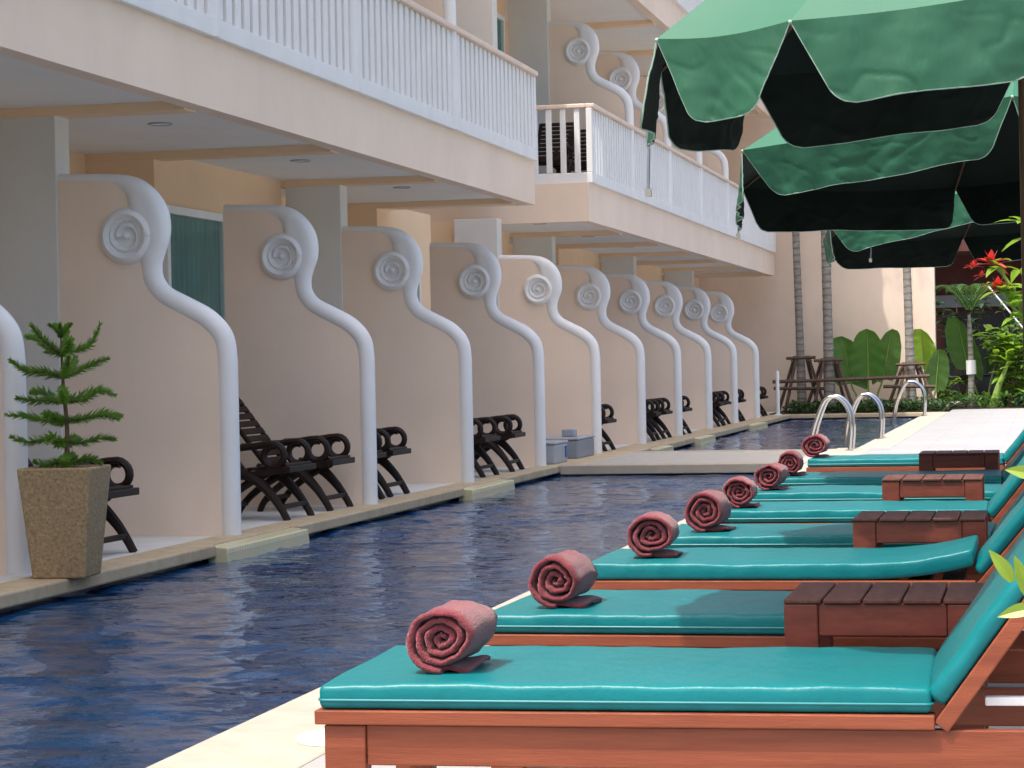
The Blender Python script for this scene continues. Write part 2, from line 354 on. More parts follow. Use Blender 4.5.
# ------------------------------------------------------------------ hotel wings
YI = [11.6+3.34*i for i in range(13)]
ZB, ZT, FH = 2.88, 3.36, 3.36
FX = -5.43
def ring_light(x, y, z):
    m_ = MB(); m_.tube([(x+0.085*math.cos(a), y+0.085*math.sin(a), z) for a in [2*PI*k/20 for k in range(21)]], 0.007, 6); return m_
def window(parent, x, y0, y1, z0, z1):
    f = MB(); t_ = 0.07
    f.box(x, x+0.07, y0, y0+t_, z0, z1); f.box(x, x+0.07, y1-t_, y1, z0, z1); f.box(x, x+0.07, y0+t_, y1-t_, z1-t_, z1);
    fo = f.build('window', M['white'], parent, bevel=0.006)
    P = []
    n = 60
    for i in range(n+1):
        yy = y0+t_+(y1-y0-2*t_)*i/n; xx = x+0.022+0.012*math.sin(i*1.15)
        P.append([(xx, yy, z0), (xx, yy, z1-t_)])
    MB().grid(P).build('curtain', M['curtain'], fo, True)
    MB().grid([[(x+0.046,y0+t_,z0),(x+0.046,y0+t_,z1-t_)],[(x+0.046,y1-t_,z0),(x+0.046,y1-t_,z1-t_)]]).build('pane', M['glass'], fo)
def glassmat():
    m = bpy.data.materials.new('window_glass'); m.use_nodes = True
    n = m.node_tree; out = n.nodes['Material Output']; n.nodes.remove(n.nodes['Principled BSDF'])
    tr = n.nodes.new('ShaderNodeBsdfTransparent'); tr.inputs[0].default_value = (0.78,0.95,0.92,1)
    gl = n.nodes.new('ShaderNodeBsdfGlossy'); gl.inputs['Roughness'].default_value = 0.03
    mx = n.nodes.new('ShaderNodeMixShader')
    mx.inputs[0].default_value = 0.10; n.links.new(tr.outputs[0], mx.inputs[1]); n.links.new(gl.outputs[0], mx.inputs[2]); n.links.new(mx.outputs[0], out.inputs[0])
    return m
M['glass'] = glassmat()

def wing(name, label, y0, y1, cols, backwall, win_lo, win_hi):
    """y0..y1 balcony extent; cols = column indices; backwall = list of (x, y0, y1)"""
    e = empty(name, (-7, y0, 0), label, 'hotel building')
    L = lambda b, nm, mt, **k: b.build(nm, mt, e, **k)
    # everything in world coordinates relative to the empty
    inv = Vector((7, -y0, 0))
    def fin(o): o.location = inv; return o
    for fl in (1, 2):
        zo = (fl-1)*(FH-0.03)
        s = MB().box(FX-0.14, FX, y0, y1, ZB+zo, ZT+zo).box(-9.5, FX-0.14, y0, y0+0.14, ZB+zo, ZT+zo).box(-9.5, FX-0.14, y1-0.14, y1, ZB+zo, ZT+zo)
        s.box(-9.5, FX-0.14, y0+0.14, y1-0.14, ZT-0.06+zo, ZT-0.004+zo)
        fin(L(s, 'balcony_slab', M['peach']))
        fin(L(MB().box(-9.5, FX-0.142, y0+0.142, y1-0.142, ZB+0.05+zo, ZB+0.09+zo), 'ceiling', M['ceil']))
        for i in range(-3, 12):
            yb = YI[0]+3.34*i
            if y0+0.2 < yb < y1-0.2:
                fin(L(MB().box(-8.9, FX-0.143, yb-0.007, yb+0.213, ZB-0.012+zo, ZB+0.052+zo), 'beam', M['peach_bounce'], bevel=0.004))
        for i in range(-3, 12):
            yb = YI[0]+3.34*i+1.3
            if y0+0.4 < yb < y1-0.4 and fl == 1:
                dl = ring_light(-6.25, yb, ZB+0.045+zo).build('downlight', M['grey'], e, True); fin(dl)
                dd = MB(); dd.tube([(-6.25, yb, ZB+0.048+zo), (-6.25, yb, ZB+0.044+zo)], 0.075, 20); dd.build('lamp_glass', M['white'], dl, True)
    for fl in range(3):
        z0 = 0.0 if fl == 0 else ZT-0.004+(fl-1)*(FH-0.03)
        z1 = ZB+0.05+fl*(FH-0.03) if fl < 2 else 9.55
        for i in cols:
            yb = YI[0]+3.34*i
            fin(L(MB().box(-7.06, -6.51, yb, yb+0.24, z0, z1), 'column', M['col'], bevel=0.008))
        for k, (x, a, b, nm) in enumerate(backwall):
            fin(L(MB().box(-8.9, x, a, b, z0, z1), 'wall', M[nm]))
    for (x, a, b, z0, z1) in win_lo:
        n0 = len(C.objects); window(e, x+0.001, a, b, z0, z1)
    for o in e.children:
        if o.name.startswith('window'): o.location = inv
    rf = MB().box(-12, -5.33, y0-0.2, y1+0.4, 9.55, 10.0); fin(L(rf, 'roof', M['peach']))
    return e
bw1 = []
for k in range(-2, 2):
    a = YI[0]+3.34*(2*k); b = YI[0]+3.34*(2*k+1)
    bw1.append((-7.1, a, b, 'peach_bounce')); bw1.append((-7.7, b, b+3.34, 'peach_bounce'))
bw1 = [w_ for w_ in bw1 if w_[2] <= YI[4]+0.1]
bw1 += [(-7.1, YI[4], 27.3, 'peach_bounce'), (-8.3, 27.3, 28.3, 'col')]
wins1 = [(-7.1, YI[2]+0.1, YI[2]+1.56, 0.02, 2.50), (-7.1, YI[4]+0.1, YI[4]+1.58, 0.02, 2.50), (-7.1, YI[0]+0.1, YI[0]+1.55, 0.02, 2.50)]
wing('hotel_wing', 'near hotel wing with peach walls, grey columns and a long balcony above the terrace', 1.5, 25.5, [-3, -1, 1, 3, 5], bw1, wins1, [])
bw2 = [(-7.1, 28.54, YI[6], 'peach_bounce')]
for k in (6, 8, 10):
    bw2.append((-7.7, YI[k], YI[k+1], 'peach_bounce'))
    if k < 10: bw2.append((-7.1, YI[k+1], YI[k+2], 'peach_bounce'))
bw2.append((-7.1, YI[11], 50.0, 'peach_bounce'))
wins2 = [(-7.1, YI[7]+0.1, YI[7]+1.55, 0.02, 2.33), (-7.1, YI[9]+0.1, YI[9]+1.55, 0.02, 2.33),
         (-7.1, 29.2, 31.3, ZT, ZT+2.5), (-7.1, YI[7]+0.1, YI[7]+1.55, ZT, ZT+2.3)]
wing('hotel_wing', 'far hotel wing beyond the gap, with a white railed balcony ending at the end wall', 28.7, 49.6, [6, 8, 10], bw2, wins2, [])

# railings
def railing(label, y0, y1, z, end_x=None, posts=()):
    e = empty('balcony_railing', (-5.4, y0, z), label, 'railing', 'white balcony railings of the hotel')
    L = y1-y0
    MB().box(-0.055, 0.055, 0, L, 0.93, 0.985).build('handrail', M['handrail'], e, bevel=0.012)
    MB().box(-0.05, 0.022, 0, L, 0.0, 0.13).build('kerb', M['white'], e, bevel=0.008)
    n = max(1, round(L/3.34)); seg = L/n
    for k in range(n):
        b = MB(); m = round(seg/0.185)
        for j in range(m):
            yy = k*seg+(j+0.5)*seg/m
            b.box(-0.04, 0.01, yy-0.058, yy+0.058, 0.13, 0.93)
        b.build('baluster_panel', M['white'], e, bevel=0.008)
    for yy in (0.0, L-0.09):
        MB().box(-0.05, 0.025, yy+0.002, yy+0.088, 0.13, 0.93).build('post', M['white'], e, bevel=0.008)
    if end_x is not None:
        for yy in (0.0,):
            MB().box(end_x, -0.056, yy, yy+0.09, 0.93, 0.985).build('handrail', M['handrail'], e, bevel=0.012)
            MB().box(end_x, -0.051, yy+0.02, yy+0.09, 0.0, 0.13).build('kerb', M['white'], e, bevel=0.008)
            b = MB(); x = -0.17
            while x > end_x: b.box(x-0.035, x+0.035, yy+0.02, yy+0.07, 0.13, 0.93); x -= 0.18
            b.build('baluster_panel', M['white'], e, bevel=0.008)
    return e
railing('white slatted railing with cream handrail on the first floor of the near wing', 4.0, 25.42, ZT, -1.7)
railing('white slatted railing with chairs behind it on the first floor of the far wing', 28.72, 49.5, ZT, -1.7)
railing('white railing on the top floor of the far wing, above the scroll tops', 28.72, 49.5, ZT+FH-0.03, -1.7)

# scroll-edged partitions
CL = [(-6.513,2.427,.050),(-6.28,2.418,.051),(-6.11,2.406,.055),(-5.99,2.365,.078),(-5.915,2.285,.112),(-5.868,2.175,.134),(-5.850,2.045,.126),
      (-5.858,1.93,.095),(-5.861,1.83,.075),(-5.843,1.722,.072),(-5.765,1.622,.072),(-5.615,1.54,.073),(-5.465,1.455,.074),(-5.366,1.345,.073),(-5.338,1.21,.071),(-5.334,1.0,.070),(-5.334,0.0,.070)]
SC = (-6.012, 2.032)
def partition_mesh():
    sp = smoothpts(CL, 5)
    rim = MB(); rim.tube([(x,0,z) for x,z,r in sp], [r for _,_,r in sp], 14, flat=(0,1,0), fr=1.0)
    # elliptic: clamp thickness in Y for the swollen part
    rim.v = [(x, max(-0.088, min(0.088, y)), z) for x,y,z in rim.v]
    # spiral: a full outer ring, an inner coil and a domed eye on a shallow disc
    coil = MB(); N = 40
    coil.tube([(SC[0]+0.150*math.cos(2*PI*k/N), 0, SC[1]+0.150*math.sin(2*PI*k/N)) for k in range(N+1)], 0.052, 12, cap=False, flat=(0,1,0), fr=2.15)
    P = []; Rr = []
    for k in range(N+1):
        t_ = k/N; a = math.radians(60) + t_*2*PI*1.35; rr = 0.122-0.062*t_
        P.append((SC[0]+rr*math.cos(a), 0, SC[1]+rr*math.sin(a))); Rr.append(0.036-0.002*t_)
    coil.tube(P, Rr, 12, flat=(0,1,0), fr=2.6)
    coil.ball((SC[0], 0, SC[1]), 0.036, 14, 8, (1, 2.9, 1))
    coil.tube([(SC[0],-0.060,SC[1]),(SC[0],0.060,SC[1])], 0.152, 32)
    body = [(x,z) for x,z,_ in sp]
    poly = [(-6.51,0.0)] + body
    pan = MB().prism_xz(poly, -0.055, 0.055)
    return rim, coil, pan
rim, coil, pan = partition_mesh()
GP = 'scroll topped partition walls dividing the terraces'
p0 = empty('partition_wall', (-0.25, 12.17, 0), 'peach partition wall cut off by the left edge, its white post behind the potted conifer', 'partition wall', GP)
pan.build('wall_panel', M['peach'], p0); pm = rim.build('scroll_rim', M['white'], p0, True, angle=60); coil.build('spiral', M['white'], pm, True, angle=60)
ordn = ['first', 'second', 'third', 'fourth', 'fifth', 'sixth', 'seventh', 'eighth', 'ninth', 'tenth']
extra = ['largest in view', 'with two dark chairs in front of it', 'in shade past the first ledge', 'next to the second ledge', 'brightest one, in the gap between the wings',
         'just past the grey box', 'with dark chairs on both sides', 'below the second green parasol', 'last but one', 'smallest, nearest the end wall']
for i in range(1, 11):
    copy_tree(p0, (0, YI[i]+0.07, 0), label='peach partition with white scroll rim, %s right of the potted conifer, %s' % (ordn[i-1], extra[i-1]))
for i, lb in ((1, 'upper floor partition post rising through the near railing, leftmost of three'), (2, 'upper floor partition post rising through the middle of the near railing'),
              (3, 'tall white upper partition post standing near the end of the near railing'), (6, 'upper floor partition whose full white scroll shows left of the big parasol'),
              (7, 'upper floor partition scroll half hidden by the big parasol'), (8, 'upper floor partition post rising through the far railing beside the second parasol'),
              (9, 'upper floor partition post near the far end of the far railing')):
    copy_tree(p0, (-0.09, YI[i]+0.1, ZT), label=lb, group='scroll topped partition walls on the upper floor')

# end wall
ew = empty('end_wall', (-4, 50.3, 0), 'tall plain peach wall closing the far end of the pool, half in sun', 'wall')
MB().box(-5.9, 1.42, 0, 0.3, 0, 9.0).build('wall', M['peach'], ew)
MB().box(1.42, 1.86, -0.08, 0.3, 0, 9.0).build('pilaster', M['peach'], ew, bevel=0.01)
wp = empty('white_post', (-5.13, 47.0, 0), 'short thin white post standing at the terrace corner by the last partition', 'post')
MB().tube([(0,0,0),(0,0,0.86),(0,0,0.9)], [0.04,0.035,0.012], 10).build('shaft', M['white'], wp, True)
MB().box(-0.07,0.07,-0.07,0.07,0,0.03).build('base', M['white'], wp, bevel=0.005)

# grey boxes
bx = empty('storage_box', (-5.36, 25.75, 0), 'pale grey plastic box with a blue clip standing at the bridge corner', 'box', 'grey boxes at the bridge corner')
MB().box(-0.12,0.12,-0.35,0.35,0,0.22).build('body', M['grey'], bx, bevel=0.02)
MB().box(-0.13,0.13,-0.36,0.36,0.222,0.25).build('lid', M['grey'], bx, bevel=0.012)
MB().box(0.1205,0.132,0.20,0.30,0.06,0.19).build('clip', M['bluelid'], bx, bevel=0.005)
bx = empty('storage_box', (-5.55, 27.4, 0), 'longer darker grey box with a small fitting on top, behind the pale one', 'box', 'grey boxes at the bridge corner')
MB().box(-0.42,0.28,-0.55,0.5,0,0.22).build('body', M['greydark'], bx, bevel=0.02)
MB().box(-0.43,0.29,-0.56,0.51,0.222,0.25).build('lid', M['grey'], bx, bevel=0.012)
MB().box(0.02,0.17,-0.2,0.0,0.251,0.34).build('fitting', M['grey'], bx, bevel=0.015)

# ------------------------------------------------------------------ dark wooden chairs
def make_chair():
    e = empty('terrace_chair', (0,0,0), 'x', 'chair', 'dark wooden chairs on the terrace')
    W = 0.262
    for s in (-1, 1):
        y = s*W
        leg = smoothpts([(-0.18,y,0.37,.036),(0.00,y,0.31,.042),(0.12,y,0.20,.036),(0.20,y,0.09,.030),(0.25,y,0.0,.028)], 5)
        MB().tube([p[:3] for p in leg], [p[3] for p in leg], 8).build('leg', M['darkwood'], e, True)
        leg = smoothpts([(0.10,y*0.93,0.35,.028),(-0.05,y*0.93,0.28,.030),(-0.20,y*0.93,0.18,.028),(-0.30,y*0.93,0.08,.026),(-0.34,y*0.93,0.0,.025)], 5)
        MB().tube([p[:3] for p in leg], [p[3] for p in leg], 8).build('leg', M['darkwood'], e, True)
        arm = [(-0.30,y,0.53),(-0.15,y,0.535),(0.0,y,0.55),(0.09,y,0.563)]
        cx, cz, rr = 0.150, 0.480, 0.088
        for k in range(0, 23):
            a = math.radians(105-k*18); q = rr*(1-0.010*k) ; arm.append((cx+q*math.cos(a), y, cz+q*math.sin(a)))
        MB().tube(arm, 0.026, 8, flat=(0,1,0), fr=1.3).build('armrest', M['darkwood'], e, True)
        MB().beam((-0.32,y,0.30),(0.24,y,0.375),0.045,0.05).build('side_rail', M['darkwood'], e, bevel=0.008)
    st = MB()
    for k in range(7):
        x = -0.26+k*0.08; st.box(x-0.033, x+0.033, -W-0.01, W+0.01, 0.345+0.09*(x+0.26)/0.5*0.6, 0.366+0.09*(x+0.26)/0.5*0.6)
    st.box(0.235,0.285,-W-0.03,W+0.03,0.355,0.40)
    st.build('seat', M['darkwood'], e, bevel=0.006)
    bk = MB(); d_ = Vector((-math.sin(math.radians(37)),0,math.cos(math.radians(37)))); o_ = Vector((-0.27,0,0.34))
    for s in (-1,1): bk.beam(o_+Vector((0,s*(W-0.03),0)), o_+d_*0.74+Vector((0,s*(W-0.03),0)), 0.045, 0.03)
    for k in range(10):
        p = o_+d_*(0.06+k*0.072)+Vector((0.012,0,0.009)); 
        bk.beam(p+Vector((0,-W+0.02,0)), p+Vector((0,W-0.02,0)), 0.055, 0.014, up=(0.8,0,0.6))
    bk.build('backrest', M['darkwood'], e, bevel=0.005)
    for sx in (0.20,-0.27): MB().beam((sx,-W,0.10),(sx,W,0.10),0.03,0.035).build('stretcher', M['darkwood'], e, bevel=0.005)
    return e
ch0 = make_chair()
first = True
def chair(x, y, z, lb, grp='dark wooden chairs on the terrace', rz=0.0):
    global first
    if first: first = False; ch0.location = (x,y,z); ch0.rotation_euler = (0,0,rz); ch0['label'] = lb; ch0['group'] = grp; return
    copy_tree(ch0, (x,y,z), rz, lb, grp)
nm = ['behind the planter pot', 'just left of the second partition', 'between the second and third partitions', 'between the third and fourth partitions', None,
      'behind the grey boxes', 'between the sixth and seventh partitions', 'between the seventh and eighth partitions', 'between the eighth and ninth partitions', 'between the ninth and tenth partitions', 'past the tenth partition']
offs = {0: (1.98,), 1: (1.98, 3.05), 2: (0.75, 1.55), 3: (1.45, 2.6), 5: (1.22,), 6: (1.42, 2.42), 7: (0.87,), 8: (1.57, 2.62), 9: (1.42,), 10: (1.72,)}
for i, ys in offs.items():
    for k, yo in enumerate(ys):
        yy = YI[i]+yo-0.29+0.07
        fx = -5.72 if i == 0 else (-5.65 if i < 3 else (-5.60 if i < 5 else -5.56))
        lb = 'dark ring armed chair %s' % nm[i]
        if len(ys) > 1: lb += ', the nearer one' if k == 0 else ', the farther one'
        chair(fx+random.uniform(-0.03,0.03), yy, 0, lb, rz=random.uniform(-0.04,0.04))
chair(-6.15, 29.75, ZT, 'dark chair behind the railing corner upstairs, half hidden by balusters', 'dark chairs on the upper balcony', -PI/2)
chair(-5.95, 30.75, ZT, 'second dark chair farther back behind the upstairs railing corner', 'dark chairs on the upper balcony', -PI/2)

# ------------------------------------------------------------------ planter and conifer
def taper_box(m_, b, t_, h, z0=0.0):
    vs = [(-b,-b,z0),(b,-b,z0),(b,b,z0),(-b,b,z0),(-t_,-t_,h),(t_,-t_,h),(t_,t_,h),(-t_,t_,h)]
    return m_.add(vs, [(0,3,2,1),(0,1,5,4),(1,2,6,5),(2,3,7,6),(3,0,4,7),(4,5,6,7)])
POT = (-5.195, 11.95)
M['pot'] = mat('pebble_wash_pot', (0.24, 0.165, 0.085), 0.85, 55, 0.0, 90, 0.7, 0.006, col2=(0.42, 0.31, 0.17), detail=2)
pe = empty('planter_pot', (POT[0], POT[1], 0.004), 'tall tapered square planter with pebble finish on the pool edge', 'planter', rz=math.radians(6))
pb = MB(); b_, t_, h_, k_ = 0.148, 0.205, 0.60, 0.172
vs = [(-b_,-b_,0),(b_,-b_,0),(b_,b_,0),(-b_,b_,0),(-t_,-t_,h_),(t_,-t_,h_),(t_,t_,h_),(-t_,t_,h_),(-k_,-k_,h_),(k_,-k_,h_),(k_,k_,h_),(-k_,k_,h_),(-k_,-k_,h_-.05),(k_,-k_,h_-.05),(k_,k_,h_-.05),(-k_,k_,h_-.05)]
fs = [(0,3,2,1),(0,1,5,4),(1,2,6,5),(2,3,7,6),(3,0,4,7),(4,5,9,8),(5,6,10,9),(6,7,11,10),(7,4,8,11),(8,9,13,12),(9,10,14,13),(10,11,15,14),(11,8,12,15)]
pb.add(vs, fs).build('pot_body', M['pot'], pe, bevel=0.012)
MB().box(-.170,.170,-.170,.170,h_-.09,h_-.045).build('soil', M['soil'], pe)
ce = empty('potted_conifer', (POT[0]+0.01, POT[1], 0.56), 'young conifer with tiers of upswept needled branches growing in the square planter', 'conifer')
tk = smoothpts([(0,0,0,.016),(0.01,0,0.25,.013),(-0.01,0.005,0.5,.010),(-0.015,0,0.77,.004)], 6)
MB().tube([p[:3] for p in tk], [p[3] for p in tk], 8).build('trunk', M['bark'], ce, True)
rnd = random.Random(3)
def frond(m_, st, path, nl, dens=70, both=True):
    """needled twig along a path"""
    pts = smoothpts(path, 8)
    for i in range(len(pts)-1):
        a = Vector(pts[i]); b = Vector(pts[i+1]); d_ = (b-a).normalized()
        f_ = i/(len(pts)-1); L = nl*(0.75+0.5*math.sin(PI*min(1, f_*1.05+0.1)))*(1 if f_ < 0.85 else 0.75)
        for k in range(dens//len(pts)+1):
            p = a.lerp(b, rnd.random()); ang = rnd.uniform(0, 2*PI)
            sd = d_.orthogonal().normalized(); q = Matrix.Rotation(ang, 3, d_) @ sd
            tip = p + (q*0.8 + d_*0.75 + Vector((0,0,0.12))).normalized()*L*rnd.uniform(0.7, 1.1)
            wv = d_.cross(q).normalized()*0.0046
            mid = p.lerp(tip, 0.5)
            m_.add([p-wv*0.6, p+wv*0.6, mid+wv, tip, mid-wv], [(0,1,2,3,4)])
tiers = [(0.07,0.21,4,0.01),(0.18,0.27,4,0.02),(0.29,0.30,5,0.03),(0.40,0.32,5,0.06),(0.53,0.29,5,0.10),(0.65,0.22,5,0.14)]
nb = 0
for z, L, n, up in tiers:
    a0 = rnd.uniform(0, 1) + (0.2 if n == 6 else 0)
    for k in range(n):
        a = a0+2*PI*k/n+rnd.uniform(-.3,.3); l = L*rnd.uniform(0.75, 1.15); dx, dy = math.cos(a), math.sin(a)
        path = [(-0.004,0,z),(dx*l*.35,dy*l*.35,z+up*.25+rnd.uniform(-.015,.01)),(dx*l*.7,dy*l*.7,z+up*.5+rnd.uniform(-.02,.025)),(dx*l,dy*l,z+up*rnd.uniform(.5,1.3)+rnd.uniform(-.02,.02))]
        m_ = MB(); frond(m_, None, path, 0.048, 190)
        bo = m_.build('branch', M['needle'], ce, fix=False)
        pp = smoothpts(path, 4); MB().tube(pp, [0.006-0.0035*i/len(pp) for i in range(len(pp))], 5).build('twig', M['bark'], bo, True)
m_ = MB()
for k in range(5):
    a = k*1.26; frond(m_, None, [(-.014,0,0.74),(-.014+math.cos(a)*.03,math.sin(a)*.03,0.79),(-.014+math.cos(a)*.065,math.sin(a)*.065,0.82)], 0.026, 110)
m_.build('branch', M['needle'], ce, fix=False)

# ------------------------------------------------------------------ loungers
def rounded(L, Wd, T, r, nx, ny, wr=0.0, seed=0, bend=0.0, dimple=0.0):
    """soft box 0..L, 0..Wd, 0..T"""
    m_ = MB()
    def axis(n, D):
        a = [0, r*.25, r*.55, r]; k = [r+(D-2*r)*i/n for i in range(1, n)]; return a+k+[D-r, D-r*.55, D-r*.25, D]
    X = axis(nx, L); Y = axis(ny, Wd); Z = [0, r*.4, r, T-r, T-r*.4, T] if T > 2*r+0.001 else [0, T*.25, T*.5, T*.75, T]
    idx = {}; vs = []; fs = []
    def vid(i,j,k):
        key = (i,j,k)
        if key not in idx:
            p = Vector((X[i],Y[j],Z[k])); rr = min(r, T/2)
            q = Vector((min(max(p.x,rr),L-rr), min(max(p.y,rr),Wd-rr), min(max(p.z,rr),T-rr)))
            dv = p-q
            if dv.length > 1e-7: p = q+dv.normalized()*rr
            # loose vinyl: soft puckers towards the edges and a slight crown
            n_ = mnoise.noise(Vector((p.x*4+seed, p.y*5, p.z*9)))+0.6*mnoise.noise(Vector((p.x*13+seed, p.y*6, p.z*6)))
            edge = 1-min(1, min(p.y, Wd-p.y)/0.10)
            if p.z > T*0.4: p.z += wr*n_*(0.5+edge) + dimple*max(0.0,math.sin(PI*p.x/L))**.5*max(0.0,math.sin(PI*p.y/Wd))
            if p.y < rr*1.5 : p.y += wr*0.9*mnoise.noise(Vector((p.x*17+seed, 0, p.z*20)))
            if p.y > Wd-rr*1.5: p.y += wr*0.9*mnoise.noise(Vector((p.x*17+seed, 7, p.z*20)))
            if bend and p.x > L*0.72:
                u = (p.x-L*0.72)/(L*0.28); p.z += bend*u*u
            idx[key] = len(vs); vs.append(p)
        return idx[key]
    a, b, c_ = len(X)-1, len(Y)-1, len(Z)-1
    for i in range(a):
        for j in range(b):
            fs.append((vid(i,j,0),vid(i,j+1,0),vid(i+1,j+1,0),vid(i+1,j,0))); fs.append((vid(i,j,c_),vid(i+1,j,c_),vid(i+1,j+1,c_),vid(i,j+1,c_)))
    for i in range(a):
        for k in range(c_):
            fs.append((vid(i,0,k),vid(i+1,0,k),vid(i+1,0,k+1),vid(i,0,k+1))); fs.append((vid(i,b,k),vid(i,b,k+1),vid(i+1,b,k+1),vid(i+1,b,k)))
    for j in range(b):
        for k in range(c_):
            fs.append((vid(0,j,k),vid(0,j,k+1),vid(0,j+1,k+1),vid(0,j+1,k))); fs.append((vid(a,j,k),vid(a,j+1,k),vid(a,j+1,k+1),vid(a,j,k+1)))
    return m_.add(vs, fs)
def piping(L, Wd, z, r, o=0.0015, rad=0.0028):
    P = []
    for cx, cy, a0 in ((L-r, Wd-r, 0), (r, Wd-r, 90), (r, r, 180), (L-r, r, 270)):
        for k in range(5):
            a = math.radians(a0+k*22.5); P.append((cx+(r+o)*math.cos(a), cy+(r+o)*math.sin(a), z))
    P.append(P[0]); return MB().tube(P, rad, 6)
HX, HZ = 1.285, 0.372
def make_lounger(loc, label, seed, rz=0.0, bend=0.0, rec=54):
    REC = math.radians(rec)
    e = empty('sun_lounger', loc, label, 'sun lounger', 'teal sun loungers lined up beside the pool', rz)
    fr = MB(); Wd = 0.66
    for y in (0.0, Wd-0.05):
        fr.box(-0.008, HX, y-0.008 if y == 0 else y, y+0.05 if y == 0 else y+0.058, 0.350, 0.380)
    fr.box(-0.008, 0.05, 0.0505, Wd-0.0505, 0.350, 0.380)
    fr.build('seat_rim', M['orangewood'], e, bevel=0.003)
    ap = MB()
    for y in (0.010, Wd-0.036): ap.box(0.1005, 1.92, y, y+0.026, 0.262, 0.3485)
    ap.box(0.03, 0.055, 0.0365, Wd-0.0365, 0.262, 0.3485); ap.box(1.895, 1.92, 0.0365, Wd-0.0365, 0.262, 0.3485)
    ap.build('apron', M['orangewood'], e, bevel=0.003)
    for x0, x1 in ((0.010, 0.100), (1.80, 1.89)):
        for y0 in (0.003, Wd-0.053):
            if x0 > 1: y0 = 0.037 if y0 < 0.1 else Wd-0.087
            MB().box(x0, x1, y0, y0+0.05, 0.0, 0.348).build('leg', M['orangewood'], e, bevel=0.004)
    sl_ = MB()
    for k in range(11): x = 0.09+k*0.108; sl_.box(x, x+0.075, 0.0505, Wd-0.0505, 0.352, 0.372)
    sl_.build('seat_slats', M['orangewood'], e, bevel=0.003)
    d_ = Vector((math.cos(REC),0,math.sin(REC))); n_ = Vector((-math.sin(REC),0,math.cos(REC)))
    o_ = Vector((HX+0.012,0,HZ-0.018)); BL = 0.74
    bf = MB()
    for y in (0.022, Wd-0.022): bf.beam(o_+Vector((0,y,0)), o_+d_*BL+Vector((0,y,0)), 0.044, 0.034, up=n_)
    for k in range(7):
        p = o_+d_*(0.07+k*0.103); bf.beam(p+Vector((0,0.0445,0)), p+Vector((0,Wd-0.0445,0)), 0.099, 0.018, up=n_)
    bf.build('back_frame', M['orangewood'], e, bevel=0.003)
    pr = MB()
    for y in (0.10, Wd-0.10): pr.beam(o_+d_*0.42+Vector((0,y,-0.02)), Vector((1.80,y,0.31)), 0.03, 0.03)
    pr.beam((1.80,0.0365,0.31),(1.80,Wd-0.0365,0.31),0.035,0.03)
    pr.build('prop', M['redwood'], e, bevel=0.003)
    MB().box(1.385,1.470,0.05,0.075,0.392,0.410).build('stay', M['white'], e, bevel=0.003)
    T = 0.055
    cu = rounded(HX-0.005, Wd, T, 0.013, 44, 18, 0.0035, seed, bend, 0.001).build('seat_cushion', M['teal'], e, 'all'); cu.location = (0,0,0.3815)
    if not bend:
        pi_ = piping(HX-0.005, Wd, 0.020, 0.013).build('piping', M['piping'], cu, True)
    bc = rounded(BL-0.03, Wd-0.06, 0.044, 0.019, 24, 18, 0.004, seed+31, 0, 0.006).build('back_cushion', M['teal'], e, 'all')
    bc.matrix_local = Matrix.Translation(o_+n_*0.0175+d_*0.035) @ Matrix.Rotation(-REC, 4, 'Y')
    return e
LY = [4.76, 6.15, 7.68, 8.93, 10.38, 11.78, 13.30, 15.75]
LX = [-1.505, -1.475, -1.50, -1.47, -1.515, -1.48, -1.50, -1.53]
ll = ['nearest sun lounger with its whole orange apron and leg showing', 'second sun lounger from the camera, its head hidden by the nearest slatted table',
      'third sun lounger, its seat cushion curling up at the backrest', 'fourth sun lounger, behind the curled cushion and before the second table',
      'fifth sun lounger, its full seat visible up to the backrest', 'sixth sun lounger, just behind the third small table', 'seventh sun lounger, narrow strip in front of the farthest table',
      'farthest sun lounger, beside the steel ladders and pale deck']
RZ = [0.025, -0.02, 0.0, -0.015, 0.01, 0.0, 0.012, 0.0]
for i in range(8):
    make_lounger((LX[i], LY[i], 0.0), ll[i], i*5.3+1, RZ[i], 0.045 if i == 2 else 0.0, (54, 52, 50, 52, 51, 53, 50, 51)[i])

